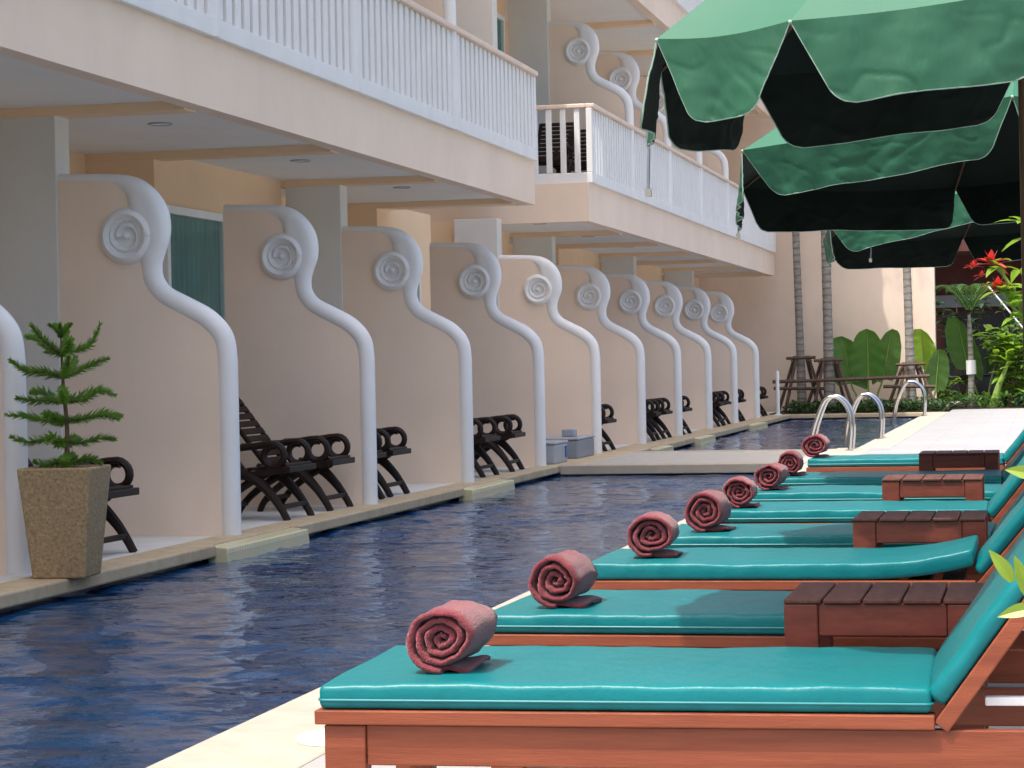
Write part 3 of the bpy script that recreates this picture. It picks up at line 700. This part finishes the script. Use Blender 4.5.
# rolled towels
M['towel'] = mat('maroon_terry', (0.185, 0.026, 0.036), 0.95, 18, 0.0, 240, 1.0, 0.006, col2=(0.255, 0.044, 0.056), spec=0.1, sheen=0.4)
def towel(i, loc, r, L, label, rz):
    rn = random.Random(i*11+2)
    e = empty('rolled_towel', loc, label, 'towel', 'rolled maroon towels on the loungers', rz)
    turns = 3.5+rn.uniform(-.3,.3); th = r*0.225; N = 110
    nl = 9; sq = rn.uniform(0.84, 0.92); ph = rn.uniform(0, 6.28)
    inner = []; outer = []
    def spiral(k, off):
        t_ = k/N; a = -PI/2 - turns*2*PI*(1-t_) ; rr = r*(0.12+0.88*t_)-off
        wob = 1+0.05*math.sin(a*2+ph)+0.06*math.sin(a*3.0+ph*2)*(1-0.7*t_)+0.10*mnoise.noise(Vector((a*1.1, i*5, 1)))*(1.1-0.6*t_)
        return a, max(0.002, rr)*wob
    P = []
    for side in (0, 1):
        rows = []
        for k in range(N+1):
            a, rr = spiral(k, th*(0.95+0.30*max(0,mnoise.noise(Vector((k*0.21, i*3, 0))))) if side else 0.0)
            row = []
            for j in range(nl):
                v_ = j/(nl-1); y_ = L*v_
                # rolled edges and uneven ends
                pin = 0.0
                if j in (0, nl-1): pin = th*0.22*(1 if side == 0 else -1)
                end = (0.011*mnoise.noise(Vector((k*0.13+i*7, 0, 3)))+0.022*(k/N)-0.012) * (-1 if j == 0 else (0.6 if j == nl-1 else 0))
                q = rr - pin + 0.006*mnoise.noise(Vector((a*2.2, y_*16, i)))+0.003*mnoise.noise(Vector((a*6, y_*40, i)))
                row.append((q*math.cos(a), y_+end, r*0.97*sq+q*math.sin(a)*sq))
            rows.append(row)
        P.append(rows)
    m_ = MB(); m_.grid(P[0]); m_.grid(P[1])
    n1 = (N+1)*nl
    for k in range(N):
        for j in (0, nl-1): m_.f.append((k*nl+j, (k+1)*nl+j, n1+(k+1)*nl+j, n1+k*nl+j))
    for j in range(nl-1):
        m_.f.append((j, j+1, n1+j+1, n1+j)); m_.f.append((N*nl+j, N*nl+j+1, n1+N*nl+j+1, n1+N*nl+j))
    m_.build('roll', M['towel'], e, 'all')
    # loose tail lying on the cushion
    tl = MB(); rows = []
    x1 = r*(0.75+rn.uniform(0,.35))
    for a_ in range(9):
        u = a_/8; row = []
        for j in range(7):
            v_ = j/6
            row.append((-0.012+x1*u, L*(0.06+0.88*v_)+0.010*u, 0.006+0.006*math.sin(u*5+v_*4+i)*u+0.004*(1-u)))
        rows.append(row)
    tl.grid(rows).build('tail', M['towel'], e, 'all', solid=0.009)
    return e
tl_ = ['rolled maroon towel on the nearest lounger, largest of the row', 'rolled maroon towel on the second lounger, its loose tail spread out', 'rolled maroon towel on the third lounger with the curled cushion',
       'rolled maroon towel on the fourth lounger', 'rolled maroon towel on the fifth lounger', 'rolled maroon towel on the sixth lounger', 'rolled maroon towel on the seventh lounger, partly before the footbridge',
       'farthest rolled maroon towel, right in front of the steel ladder']
TX = [-1.275, -1.30, -1.298, -1.285, -1.335, -1.362, -1.408, -1.495]
TR = [0.084, 0.084, 0.089, 0.091, 0.083, 0.082, 0.080, 0.098]
for i in range(8):
    towel(i, (TX[i], LY[i]+(0.15+0.02*(i%3) if i != 1 else 0.11), 0.4385), TR[i]*1.0, 0.215, tl_[i], math.radians([-2,-4,3,-3,2,-5,0,-2][i]))

# side tables
def make_table(loc, label):
    e = empty('side_table', loc, label, 'side table', 'small red brown tables between the loungers')
    W_, D_, H_ = 0.465, 0.42, 0.535
    for k in range(5):
        x0 = k*W_/5; MB().box(x0+0.002, x0+W_/5-0.003, 0.0, D_, H_-0.011, H_).build('plank', M['redplank'], e, bevel=0.003)
    for x in (0.002, W_-0.082):
        for y in (0.004, D_-0.064): MB().box(x, x+0.08, y, y+0.06, 0, H_-0.0115).build('leg', M['redwood'], e, bevel=0.004)
    a = MB()
    for y in (0.010, D_-0.035): a.box(0.0825, W_-0.0825, y, y+0.025, H_-0.088, H_-0.0115)
    for x in (0.010, W_-0.035): a.box(x, x+0.025, 0.0645, D_-0.0645, H_-0.088, H_-0.0115)
    a.build('apron', M['redwood'], e, bevel=0.003)
    return e
make_table((-0.605, 5.56, 0), 'nearest slatted side table, dark and in shade behind the front lounger')
make_table((-0.66, 8.37, 0), 'second slatted side table, sunlit on its front, behind the curled cushion')
make_table((-0.735, 11.10, 0), 'third slatted side table, behind the fifth lounger')
make_table((-0.71, 14.02, 0), 'farthest slatted side table, at the foot of the pale empty deck')

# ------------------------------------------------------------------ parasols
def parasol(name_label, corners, center, rise, drop, pole_xy, pole_h, seed, lift=0.0, cords=(), lifts={}, insets={}):
    e = empty('parasol', (pole_xy[0], pole_xy[1], 0), name_label, 'parasol', 'green parasols over the loungers')
    O = Vector((pole_xy[0], pole_xy[1], 0))
    Cn = [Vector(c)-O for c in corners]; ap = Vector(center)-O; ap.z = center[2]+rise
    N = len(Cn); ns, ntt = 14, 10
    def canopy(dz):
        m_ = MB()
        for k in range(N):
            a, b = Cn[k], Cn[(k+1)%N]; rows = []
            for i in range(ntt+1):
                u = i/ntt; row = []
                for j in range(ns+1):
                    v_ = j/ns; q = a.lerp(b, v_); p = ap.lerp(q, u)
                    p.z -= 0.05*math.sin(PI*v_)*u*(1-0.55*u) + 0.02*math.sin(PI*u)
                    p.z += dz + 0.004*mnoise.noise(p*5)*u
                    row.append(p)
                rows.append(row)
            m_.grid(rows)
        return m_
    canopy(0).build('canopy', M['green'], e, True, fix=False, angle=60)
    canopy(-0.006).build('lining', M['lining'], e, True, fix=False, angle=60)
    cz = sum((c for c in Cn), Vector())/N
    for k in range(N):
        a, b = Cn[k], Cn[(k+1)%N]; ed = b-a; L = ed.length; ed.normalize()
        out = Vector((ed.y,-ed.x,0)).normalized()
        if out.dot((a+b)/2-cz) < 0: out = -out
        ins = min(0.155, L*0.27)*insets.get(k, 1.0); rr = min(0.06, L*0.09); nu, nv = 80, 30
        def pt(u, v_, off):
            # u along, v down
            i0 = ins*v_
            if v_ > 1-rr/drop:
                q = (v_-(1-rr/drop))/(rr/drop); i0 += rr*(1-math.sqrt(max(0,1-q*q)))
            s_ = i0+(L-2*i0)*u
            ph = seed+k*2.1
            rip = 0.012*math.sin(s_*9+ph)*v_ + 0.008*math.sin(s_*23+ph*3+v_*2)*v_ + 0.020*mnoise.noise(Vector((s_*5, v_*0.8, ph)))*v_ - 0.005*max(0,1-6.5*abs(mnoise.noise(Vector((s_*3.2+v_*0.9+ph, v_*1.1-s_*0.4, ph)))))*min(1,v_*1.6) - 0.004*max(0,1-7*abs(mnoise.noise(Vector((s_*7-v_*1.2+ph*2, v_*2.1, ph+5)))))*min(1,v_*2) + 0.005*mnoise.noise(Vector((s_*14, v_*5, ph)))*(0.3+0.7*v_)
            p = a+ed*s_ + Vector((0,0,-drop*v_*(0.97+0.05*mnoise.noise(Vector((s_*3, 0, ph))))-0.02*math.sin(PI*s_/L)*(1-v_)**3)) + out*(rip+0.01*v_+(lifts.get(k, lift))*v_+off)
            return p
        G = [[pt(i/nu, j/nv, 0.004) for i in range(nu+1)] for j in range(nv+1)]
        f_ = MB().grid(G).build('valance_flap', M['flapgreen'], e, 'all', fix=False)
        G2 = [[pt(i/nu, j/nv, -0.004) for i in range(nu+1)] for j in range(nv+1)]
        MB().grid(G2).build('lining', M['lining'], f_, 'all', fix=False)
        path = [pt(0, j/nv, 0.001) for j in range(nv+1)] + [pt(i/nu, 1, 0.001) for i in range(1, nu+1)] + [pt(1, 1-j/nv, 0.001) for j in range(1, nv+1)]
        MB().tube(path, 0.0032, 6).build('edging', M['edging'], f_, True)
    for c_ in Cn:
        r_ = MB().tube([ap+Vector((0,0,-0.03)), c_+Vector((0,0,-0.018))], [0.010,0.007], 6).build('rib', M['polewood'], e, True)
        MB().ball(c_+Vector((0,0,-0.004)), 0.008, 8, 6).build('rib_tip', M['edging'], r_, True)
    MB().tube([(0,0,0),(ap.x,ap.y,pole_h)], 0.024, 14).build('pole', M['polewood'], e, True)
    MB().tube([(0,0,0),(0,0,0.05),(0,0,0.07),(0,0,0.09)], [0.24,0.24,0.22,0.05], 24).build('base', M['greydark'], e, True)
    MB().tube([(ap.x,ap.y,ap.z-0.01),(ap.x,ap.y,ap.z+0.05),(ap.x,ap.y,ap.z+0.09)], [0.03,0.028,0.01], 12).build('finial', M['polewood'], e, True)
    for (k, dx, ln) in cords:
        p = Cn[k]+Vector((dx,0,-drop*0.55))
        cd = MB().tube([p, p+Vector((0.01,0,-ln*.5)), p+Vector((0.004,0,-ln))], 0.006, 6).build('cord', M['greydark'], e, True)
        MB().box(p.x-0.008, p.x+0.016, p.y-0.005, p.y+0.005, p.z-ln-0.03, p.z-ln).build('buckle', M['steel'], cd)
    return e
def hexagon(c, R_, rot, tx, ty, n=6):
    return [(c[0]+R_*math.cos(rot+2*PI*k/n), c[1]+R_*math.sin(rot+2*PI*k/n), c[2]+tx*R_*math.cos(rot+2*PI*k/n)+ty*R_*math.sin(rot+2*PI*k/n)) for k in range(n)]
P1 = [(-1.350,8.62,2.197),(-1.253,7.935,2.204),(-0.786,7.805,2.223),(0.15,7.80,2.315),(0.95,8.25,2.36),(0.95,9.1,2.38),(-0.02,9.50,2.33),(-1.093,9.20,2.215)]
parasol('big green parasol at the top right, with loose scalloped flaps', P1, (-0.035,8.65,2.25), 1.1, 0.310, (-0.035, 8.65), 3.3, 1.3, cords=((0,-0.06,0.28),), lifts={0: 0.03}, insets={0: 0.05, 7: 0.5})
c2 = (-0.295,13.013,2.205)
parasol('second green parasol, mostly its dark underside showing below the big one', [(x, y, z+(0.06 if k == 2 else 0)) for k, (x, y, z) in enumerate(hexagon(c2, 1.488, 2.745, 0.05, -0.048))], (0.0,13.0,2.205), 1.1, 0.27, (0.0, 13.0), 3.25, 4.1, lift=-0.08, cords=((0,-0.03,0.12),), lifts={0: 0.015}, insets={0: 0.05, 5: 0.5})
c3 = (-0.47,20.1,2.23)
parasol('third green parasol, the farthest and lowest in the photo', [(x, y, z+(0.17 if k == 2 else 0)) for k, (x, y, z) in enumerate(hexagon(c3, 1.48, 2.745, 0.05, -0.03))], (-0.1,20.1,2.2), 1.0, 0.27, (-0.1, 20.1), 3.15, 7.7, lift=-0.05, cords=((1,0.32,0.14),))
c4 = (-0.35, 5.68, 2.58)
parasol('green parasol just outside the top right corner, shading the nearest table', hexagon(c4, 1.2, 2.745, 0.0, 0.0, 8), (0.06,5.75,2.58), 0.6, 0.22, (0.06, 5.75), 3.15, 2.2)

# ------------------------------------------------------------------ handrails
def handrail(loc, label, sx=0.36, h=0.64, name='pool_ladder'):
    e = empty(name, loc, label, 'ladder', 'stainless steel pool ladders')
    for yo in (0.0, 0.5):
        P = smoothpts([(0.02,yo,0.0),(0.04,yo,h*.45),(0.0,yo,h*.78),(-sx*.30,yo,h*.98),(-sx*.62,yo,h*.93),(-sx*.85,yo,h*.62),(-sx*1.02,yo,h*.25),(-sx*1.1,yo,-0.2)], 6)
        r_ = MB().tube(P, 0.022, 12).build('rail', M['steel'], e, True)
        MB().tube([(0.02,yo,0.003),(0.02,yo,0.02)], 0.05, 16).build('flange', M['steel'], r_, True)
    for z_ in (-0.16,): MB().box(-sx*1.1-0.04, -sx*1.1+0.04, 0.022, 0.478, z_-0.02, z_).build('step', M['steel'], e)
    return e
handrail((-2.26, 28.25, 0.0), 'curved steel pool ladder directly behind the farthest towel', 0.42, 0.66)
handrail((-2.16, 32.2, 0.0), 'curved steel pool ladder farther along, beside the pale deck', 0.42, 0.62)
handrail((-2.16, 44.5, 0.0), 'farthest steel pool ladder, by the planting at the end of the deck', 0.50, 0.66)

# ------------------------------------------------------------------ garden at the far end
bed = MB().box(-5.4, -1.9, 47.76, 50.3, -0.28, 0.02).box(-1.9, 9, 50.02, 60, -0.28, 0.02).build('garden_soil', M['soil']); struct(bed)
rn = random.Random(21)
def leaf_blade(m_, base, dirv, L, W_, droop=0.25, fold=0.25, n=5, side=None, wav=0.0):
    d_ = Vector(dirv).normalized(); s_ = d_.cross(Vector((0,0,1)))
    if side is not None: s_ = Vector(side)
    if s_.length < 1e-3: s_ = Vector((1,0,0))
    s_.normalize(); u_ = s_.cross(d_).normalized(); rows = []
    for i in range(n+1):
        t_ = i/n; wd = W_*0.5*math.sin(PI*(0.06+0.94*t_)**0.75)**0.85 if t_ < 1 else 0.0005
        c_ = Vector(base)+d_*L*t_ - Vector((0,0,1))*droop*L*t_*t_
        wv = wav*math.sin(t_*17)*W_
        rows.append([c_-s_*wd+u_*fold*wd+u_*wv, c_, c_+s_*wd+u_*fold*wd-u_*wv])
    m_.grid(rows)
def scatter_leaves(m_, n, boxes, L, W_, up=0.5):
    for k in range(n):
        x0,x1,y0,y1,z0,z1 = boxes
        a = rn.uniform(0,2*PI); dv = (math.cos(a), math.sin(a), rn.uniform(-.2, up)); l = L*rn.uniform(.6,1.25)
        leaf_blade(m_, (rn.uniform(x0,x1), rn.uniform(y0,y1), rn.uniform(z0,z1)), dv, l, W_*rn.uniform(.7,1.2), n=3)
gm = MB(); scatter_leaves(gm, 2600, (-5.1,-1.9,47.85,49.9,0.0,0.20), 0.16, 0.05, 1.2)
o = gm.build('ground_cover', M['leafdark'], fix=False); tag(o, 'low dark green ground cover along the foot of the end wall', 'ground cover', None, 'stuff')
gm = MB(); scatter_leaves(gm, 2200, (-2.9,4.5,50.1,51.6,0.0,0.30), 0.18, 0.06, 1.2)
o = gm.build('ground_cover', M['leaf'], fix=False); tag(o, 'bright low ground cover edging the far end of the deck', 'ground cover', None, 'stuff')

def ringmat():
    m = M['trunk']; nt_ = m.node_tree; b = nt_.nodes['Principled BSDF']
    tc = nt_.nodes.new('ShaderNodeTexCoord'); wv = nt_.nodes.new('ShaderNodeTexWave'); wv.bands_direction = 'Z'; wv.inputs['Scale'].default_value = 2.2; wv.inputs['Distortion'].default_value = 2.5; wv.inputs['Detail'].default_value = 2
    nt_.links.new(tc.outputs['Object'], wv.inputs['Vector'])
    rp = nt_.nodes.new('ShaderNodeValToRGB'); rp.color_ramp.elements[0].position = 0.0; rp.color_ramp.elements[0].color = (0.62,0.60,0.57,1); rp.color_ramp.elements[1].position = 0.35; rp.color_ramp.elements[1].color = (1,1,1,1)
    nt_.links.new(wv.outputs['Fac'], rp.inputs['Fac'])
    old = b.inputs['Base Color'].links[0].from_socket
    mx = nt_.nodes.new('ShaderNodeMix'); mx.data_type = 'RGBA'; mx.blend_type = 'MULTIPLY'; mx.inputs[0].default_value = 1.0
    nt_.links.new(old, mx.inputs[6]); nt_.links.new(rp.outputs['Color'], mx.inputs[7]); nt_.links.new(mx.outputs[2], b.inputs['Base Color'])
ringmat()
def palm(loc, lean, H, r, label):
    e = empty('palm_tree', loc, label, 'palm tree', 'slender staked palms by the end wall')
    P = []; Rr = []
    n = int(H/0.09)
    for k in range(n+1):
        t_ = k/n; P.append((lean*t_, 0.03*math.sin(t_*3), H*t_)); Rr.append((r*(1.25-0.25*min(1,t_*6)))*(1-0.25*t_)*(1+(0.05 if k%3 == 0 else 0)))
    MB().tube(P, Rr, 12).build('trunk', M['trunk'], e, True, angle=60)
    m_ = MB(); top = Vector((lean,0,H))
    for f_ in range(13):
        a = f_*2*PI/13+rn.uniform(-.1,.1); el_ = rn.uniform(0.2, 1.1); L = 1.25
        prev = None
        for i in range(22):
            t_ = i/21; p = top+Vector((math.cos(a)*L*t_*math.cos(el_*(1-t_*.6)), math.sin(a)*L*t_*math.cos(el_*(1-t_*.6)), L*math.sin(el_)*t_-1.3*t_*t_))
            if prev is not None and i > 3:
                d_ = (p-prev).normalized(); sd = d_.cross(Vector((0,0,1))).normalized()
                for s in (-1,1): leaf_blade(m_, p, d_*0.6+sd*s+Vector((0,0,-.25)), 0.42*(1-0.55*t_), 0.035, 0.3, n=3)
            prev = p
    m_.build('crown', M['leaf'], e, fix=False)
    return e
palms = [((-4.86,49.2,0), -0.18, 10.0, 0.083, 'leftmost staked palm trunk, nearest the balcony end', 1.18), ((-4.27,49.0,0), -0.07, 10.2, 0.102, 'thickest staked palm trunk, left of the big leaved plant', 1.12), ((-2.60,49.1,0), -0.16, 10.0, 0.090, 'staked palm trunk in the sun, right of the big leaved plant', 1.0)]
stl = ['timber stake frame bracing the leftmost palm trunk', 'timber stake frame bracing the thickest palm trunk', 'timber stake frame bracing the sunlit palm trunk']
for (loc, ln, H, r, lb, sh), sl2 in zip(palms, stl):
    palm(loc, ln, H, r, lb)
    s = empty('palm_stakes', loc, sl2, 'tree stakes', 'timber stake frames around the palms')
    for k in range(4):
        a = PI/4+k*PI/2+0.25; MB().tube([(math.cos(a)*0.62, math.sin(a)*0.5, 0), (math.cos(a)*0.17, math.sin(a)*0.15, sh)], 0.035, 7).build('stake', M['stake'], s, True)
    b_ = MB()
    for y_ in (-0.17, 0.17): b_.tube([(-0.30,y_,sh-0.04),(0.28,y_,sh-0.03)], 0.032, 7)
    for x_ in (-0.17, 0.17): b_.tube([(x_,-0.28,sh-0.09),(x_,0.26,sh-0.10)], 0.03, 7)
    b_.build('tie_bars', M['stake'], s, True)
    if ln < -0.15 or r > 0.11: MB().tube([(-0.55,-0.36,0.52),(0.5,-0.36,0.50)], 0.035, 7).build('cross_bar', M['stake'], s, True)
o = MB().tube([(-5.4,48.56,0.66),(-3.9,48.52,0.68),(-2.2,48.55,0.72)], 0.038, 7).build('tie_rail', M['stake'], None, True)
tag(o, 'long thin pole tied horizontally across all three palm stake frames', 'pole')

def big_leaf(e, base, tip_dir, stemL, L, W_, face, material, lean=0.0):
    """petiole and one broad upright blade facing the given side"""
    b = Vector(base); top = b+Vector((tip_dir[0]*stemL, tip_dir[1]*stemL, stemL*0.95))
    m_ = MB(); n = 18; rows = []
    up = Vector((tip_dir[0]*0.6, tip_dir[1]*0.6, 1)).normalized(); sd = Vector((math.cos(face), math.sin(face), lean)).normalized(); nr = sd.cross(up).normalized()
    for i in range(n+1):
        t_ = i/n; wd = W_*0.5*(math.sin(PI*min(1,(t_*0.90+0.10))**0.85))**0.42 if i < n else 0.004
        c_ = top+up*(L*t_)+nr*(0.10*L*t_*t_)
        row = []
        for j in range(-5, 6):
            q = j/5; row.append(c_+sd*wd*q+up*(-0.10*L*abs(q)*(1-t_)) + nr*(0.07*W_*abs(q)+0.020*W_*math.sin(t_*26+abs(q)*4)*abs(q)))
        rows.append(row)
    m_.grid(rows)
    lf = m_.build('leaf', material, e, 'all', fix=False)
    MB().tube(smoothpts([tuple(b),tuple(b.lerp(top,.5)+Vector((0,0,.05))),tuple(top),tuple(top+up*L*.9+nr*0.085*L)],5), [0.022]*6+[0.02]*5+[0.012-0.0018*k for k in range(5)], 6).build('stem', M['greenstem'], lf, True)
e = empty('big_leaf_plant', (-3.55,49.3,0), 'plant with three huge upright green leaves between the palms', 'plant')
big_leaf(e, (-0.10,0,0), (-0.32,0.05), 0.62, 1.00, 0.84, 0.15, M['leafbig'], -0.15)
big_leaf(e, (0.05,-0.05,0), (0.02,-0.05), 0.74, 1.02, 0.74, -0.1, M['leafbig'], 0.0)
big_leaf(e, (0.15,0.1,0), (0.27,0.15), 0.72, 1.04, 0.62, 0.35, M['leaf'], 0.15)
e = empty('big_leaf_plant', (-2.35,49.6,0), 'bright fan of large pleated leaves right of the sunlit palm', 'plant')
big_leaf(e, (0.05,0,0), (-0.05,0.0), 0.90, 0.84, 0.70, -0.25, M['leaflight'], -0.35)
big_leaf(e, (0.15,-0.1,0), (0.16,-0.05), 0.46, 0.84, 0.52, 0.15, M['leaf'], 0.2)
e = empty('banana_plant', (-1.35,51.6,0), 'dark broad leaf leaning left behind the bright fan of leaves', 'plant')
big_leaf(e, (0.1,0,0), (-0.30,0.0), 0.85, 1.15, 0.85, -0.2, M['leaf'], -0.5)
big_leaf(e, (0.2,0.2,0), (0.2,0.1), 0.9, 0.95, 0.5, 0.4, M['leafdark'], 0.2)

def small_palm(loc, label):
    e = empty('small_palm', loc, label, 'palm')
    MB().tube([(0,0,0),(0.02,0,0.8),(0.0,0,1.7),(-0.01,0,2.0)], [0.075,0.065,0.05,0.03], 10).build('trunk', M['trunk'], e, True)
    MB().tube([(0.018,0,0.72),(0.012,0,1.02)], 0.105, 12).build('trunk_wrap', M['white'], e, True)
    for f_ in range(9):
        a = f_*2*PI/9+0.2; m_ = MB(); prev = None; L = 1.25
        for i in range(20):
            t_ = i/19; p = Vector((math.cos(a)*0.75*t_**1.3, math.sin(a)*0.75*t_**1.3, 1.9+L*t_-0.55*t_**3))
            if prev is not None and i > 2:
                d_ = (p-prev).normalized(); sd = d_.cross(Vector((math.sin(a),-math.cos(a),0.2))).normalized(); 
                sd = d_.cross(sd)
                for s in (-1,1): leaf_blade(m_, p, d_*1.0+Vector((-math.sin(a),math.cos(a),0))*s*0.8, 0.46*(1-.4*t_), 0.030, 0.35, n=3)
            prev = p
        fo = m_.build('frond', M['leaf'], e, fix=False)
    return e
small_palm((-1.45,51.0,0), 'young palm with thin trunk wrapped in white at mid height')
def shrub(loc, h, w_, label, material, L=0.2, W_=0.09, n=150, name='shrub', cat='shrub'):
    e = empty(name, loc, label, cat)
    fm = MB(); st = MB()
    for k in range(7):
        a = rn.uniform(0,2*PI); q = rn.uniform(0.2,1)*w_*.5; P = smoothpts([(0,0,0),(math.cos(a)*q*.4,math.sin(a)*q*.4,h*.5),(math.cos(a)*q,math.sin(a)*q,h*rn.uniform(.75,1.0))],4)
        st.tube(P, [0.02-0.0018*i for i in range(len(P))], 5)
        for j in range(n//7):
            t_ = rn.uniform(.25,1); i = min(len(P)-1,int(t_*len(P))); p = Vector(P[i]); aa = rn.uniform(0,2*PI)
            leaf_blade(fm, p+Vector((rn.uniform(-.05,.05),rn.uniform(-.05,.05),rn.uniform(-.05,.05))), (math.cos(aa),math.sin(aa),rn.uniform(-.1,.9)), L*rn.uniform(.6,1.3), W_*rn.uniform(.7,1.2), 0.35, n=4)
    fm.build('foliage', material, e, fix=False); st.build('stems', M['bark'], e, True)
    return e
shrub((-0.75,51.3,0), 1.75, 1.3, 'light green leafy shrub at the end of the deck, left of the blue barrel', M['leaflight'], 0.30, 0.14, 170)
shrub((-0.2,52.3,0), 2.3, 1.4, 'taller mid green shrub under the red flowers', M['leaf'], 0.28, 0.12, 220)
shrub((-0.42,51.8,0), 2.0, 1.3, 'leafy light green shrub in front of the garden house, left of the red flowers', M['leaflight'], 0.34, 0.17, 190)
shrub((-0.62,50.75,0), 1.7, 1.2, 'bright broad leaved shrub behind the leaning green stem', M['leaflight'], 0.42, 0.20, 120)
shrub((-2.05,50.6,0), 0.75, 0.9, 'small bright shrub at the foot of the wall corner', M['leaflight'], 0.22, 0.10, 120)
shrub((0.9,51.6,0), 1.8, 1.5, 'light leafy shrub at the right edge beyond the deck', M['leaflight'], 0.26, 0.11, 220)
shrub((-0.55,50.9,0), 1.15, 1.0, 'low light green shrub at the foot of the leaning stem plant', M['leaflight'], 0.22, 0.10, 150)
shrub((-0.15,50.7,0), 1.5, 0.9, 'bright narrow shrub at the far right corner of the deck', M['leaf'], 0.24, 0.11, 150)
shrub((-1.7,53.6,0), 2.6, 1.5, 'dark shrub filling the shade behind the young palm', M['leafdark'], 0.28, 0.11, 240)
e = empty('crown_plant', (-0.98,50.6,0), 'yellow green plant with a thick leaning stem at the deck end', 'plant')
MB().tube(smoothpts([(0,0,0,.10),(0.10,0,0.4,.07),(0.26,0,0.8,.045),(0.36,0,1.1,.03)],5) and [p[:3] for p in smoothpts([(0,0,0,.10),(0.10,0,0.4,.07),(0.26,0,0.8,.045),(0.36,0,1.1,.03)],5)], [p[3] for p in smoothpts([(0,0,0,.10),(0.10,0,0.4,.07),(0.26,0,0.8,.045),(0.36,0,1.1,.03)],5)], 9).build('stem', M['greenstem'], e, True)
m_ = MB()
for k in range(14):
    a = rn.uniform(0,2*PI); leaf_blade(m_, (0.33,0,rn.uniform(.85,1.15)), (math.cos(a),math.sin(a),rn.uniform(.2,1.6)), rn.uniform(.35,.6), 0.14, 0.4, n=6)
m_.build('foliage', M['leaflight'], e, fix=False)
# background building, barrel, leaning rod
gb = empty('garden_house', (3,58,0), 'shaded maroon garden house in the dark background at the right', 'house')
MB().box(-8,8,1.2,1.5,0,3.6).build('wall', M['maroon'], gb)
MB().box(-8.4,8.4,-1.3,2.5,3.6,3.9).build('roof', M['maroon'], gb)
for x in (-4.2,-1.0,2.5,6.0):
    f_ = MB().box(x-1.1,x+1.1,1.10,1.198,0.05,2.2).build('shaded_doorway', M['darkroom'], gb)  # solid near-black panel; shade of the unlit interior put into its colour
for x in (-5.6,-2.6,0.8,4.2): MB().box(x-0.08,x+0.08,-1.1,-0.94,0,3.6).build('post', M['greydark'], gb)
MB().box(-8,8,1.0,1.095,2.32,2.62).build('fascia', M['greydark'], gb)
ba = empty('water_barrel', (-0.55,55.2,0.02), 'blue plastic barrel half hidden among the shrubs', 'barrel')
MB().tube([(0,0,0),(0,0,.08),(0,0,.45),(0,0,.82),(0,0,.9)], [.15,.17,.18,.17,.15], 20).build('body', M['bluelid'], ba, True)
MB().tube([(0,0,.9),(0,0,.94)], .2, 20).build('lid', M['greydark'], ba, True)
cr = empty('dark_pot', (-1.35,54.6,0.02), 'dark round garden pot standing left of the blue barrel', 'pot')
MB().tube([(0,0,0),(0,0,.3),(0,0,.62),(0,0,.66)], [.25,.36,.33,.37], 20).build('body', M['darkroom'], cr, True)
ro = MB().tube([(-1.02,49.6,2.55),(-0.05,49.6,1.30)], 0.018, 6).build('white_rod', M['white'], None, True); tag(ro, 'thin white rod slanting down across the dark background foliage', 'rod')

# red flowering plant and foreground sprig
fp = empty('flowering_plant', (0.34,11.3,0), 'tall plant with red star shaped flowers at the right edge under the parasols', 'flowering plant')
stm = MB(); lv = MB()
for (dx, dy, z) in ((-0.54,0.0,1.54),(-0.52,-0.1,1.42),(-0.40,0.1,1.72),(-0.42,0.0,1.50),(-0.45,0.05,1.36),(-0.15,0.1,1.72),(0.05,0,1.9),(-0.2,-.05,1.25),(-0.1,.1,1.05)):
    P = smoothpts([(0,0,0),(dx*.3,dy*.3,z*.5),(dx*.75,dy*.8,z*.85),(dx,dy,z)],5); stm.tube(P, 0.008, 6)
    for k in range(16):
        i = rn.randrange(len(P)//2, len(P)); a = rn.uniform(0,2*PI)
        leaf_blade(lv, P[i], (math.cos(a)*.8+0.25,math.sin(a),rn.uniform(0,.9)), rn.uniform(.10,.2), .05, .4, n=4)
stm.build('stems', M['greenstem'], fp, True); lv.build('foliage', M['leaflight'], fp, fix=False)
for (x, y, z, s) in ((-0.555,0,1.53,1.15),(-0.525,-0.1,1.41,1.0),(-0.64,0.05,1.52,0.6),(-0.60,0.0,1.475,0.5)):
    m_ = MB()
    for k in range(9):
        a = k*2*PI/9+0.3; leaf_blade(m_, (x,y,z), (math.cos(a),math.sin(a)*.6,rn.uniform(-.1,.8)), .095*s, .032*s, .35, n=4)
    for k in range(4):
        a = k*1.6; leaf_blade(m_, (x,y,z), (math.cos(a)*.4,math.sin(a)*.4,1), .075*s, .028*s, .1, n=4)
    m_.build('flower', M['red'], fp, fix=False)
sp = empty('leafy_sprig', (0.030,4.25,0), 'bright yellow green leaves poking in at the right edge before the front lounger', 'plant')
st = MB(); lf = MB()
for (x, z) in ((-0.105,0.69),(-0.085,0.56),(-0.10,0.86)):
    P = smoothpts([(0.04,0,0),(0.03,0,z*.6),(0.02,0,z*.9),(x+0.06,0,z)],5); st.tube(P, 0.005, 6)
for b, dv, L in (((-0.085,0,0.700),(-0.55,0,0.9),.085),((-0.058,0,0.672),(-0.25,0,0.9),.098),((-0.05,0,0.652),(-1,0,-0.12),.07),((-0.03,0,0.612),(-.35,0,-.8),.06),((-0.035,0,0.885),(-1,0,.35),.07),((-0.01,0,0.72),(.4,0,.9),.09),((0,0,.66),(1,0,.1),.09)):
    leaf_blade(lf, b, dv, L*0.9, .026, .12, .35, n=6, side=(dv[2],0.35,-dv[0]))
st.build('stems', M['greenstem'], sp, True); lf.build('foliage', M['leafyellow'], sp, fix=False)
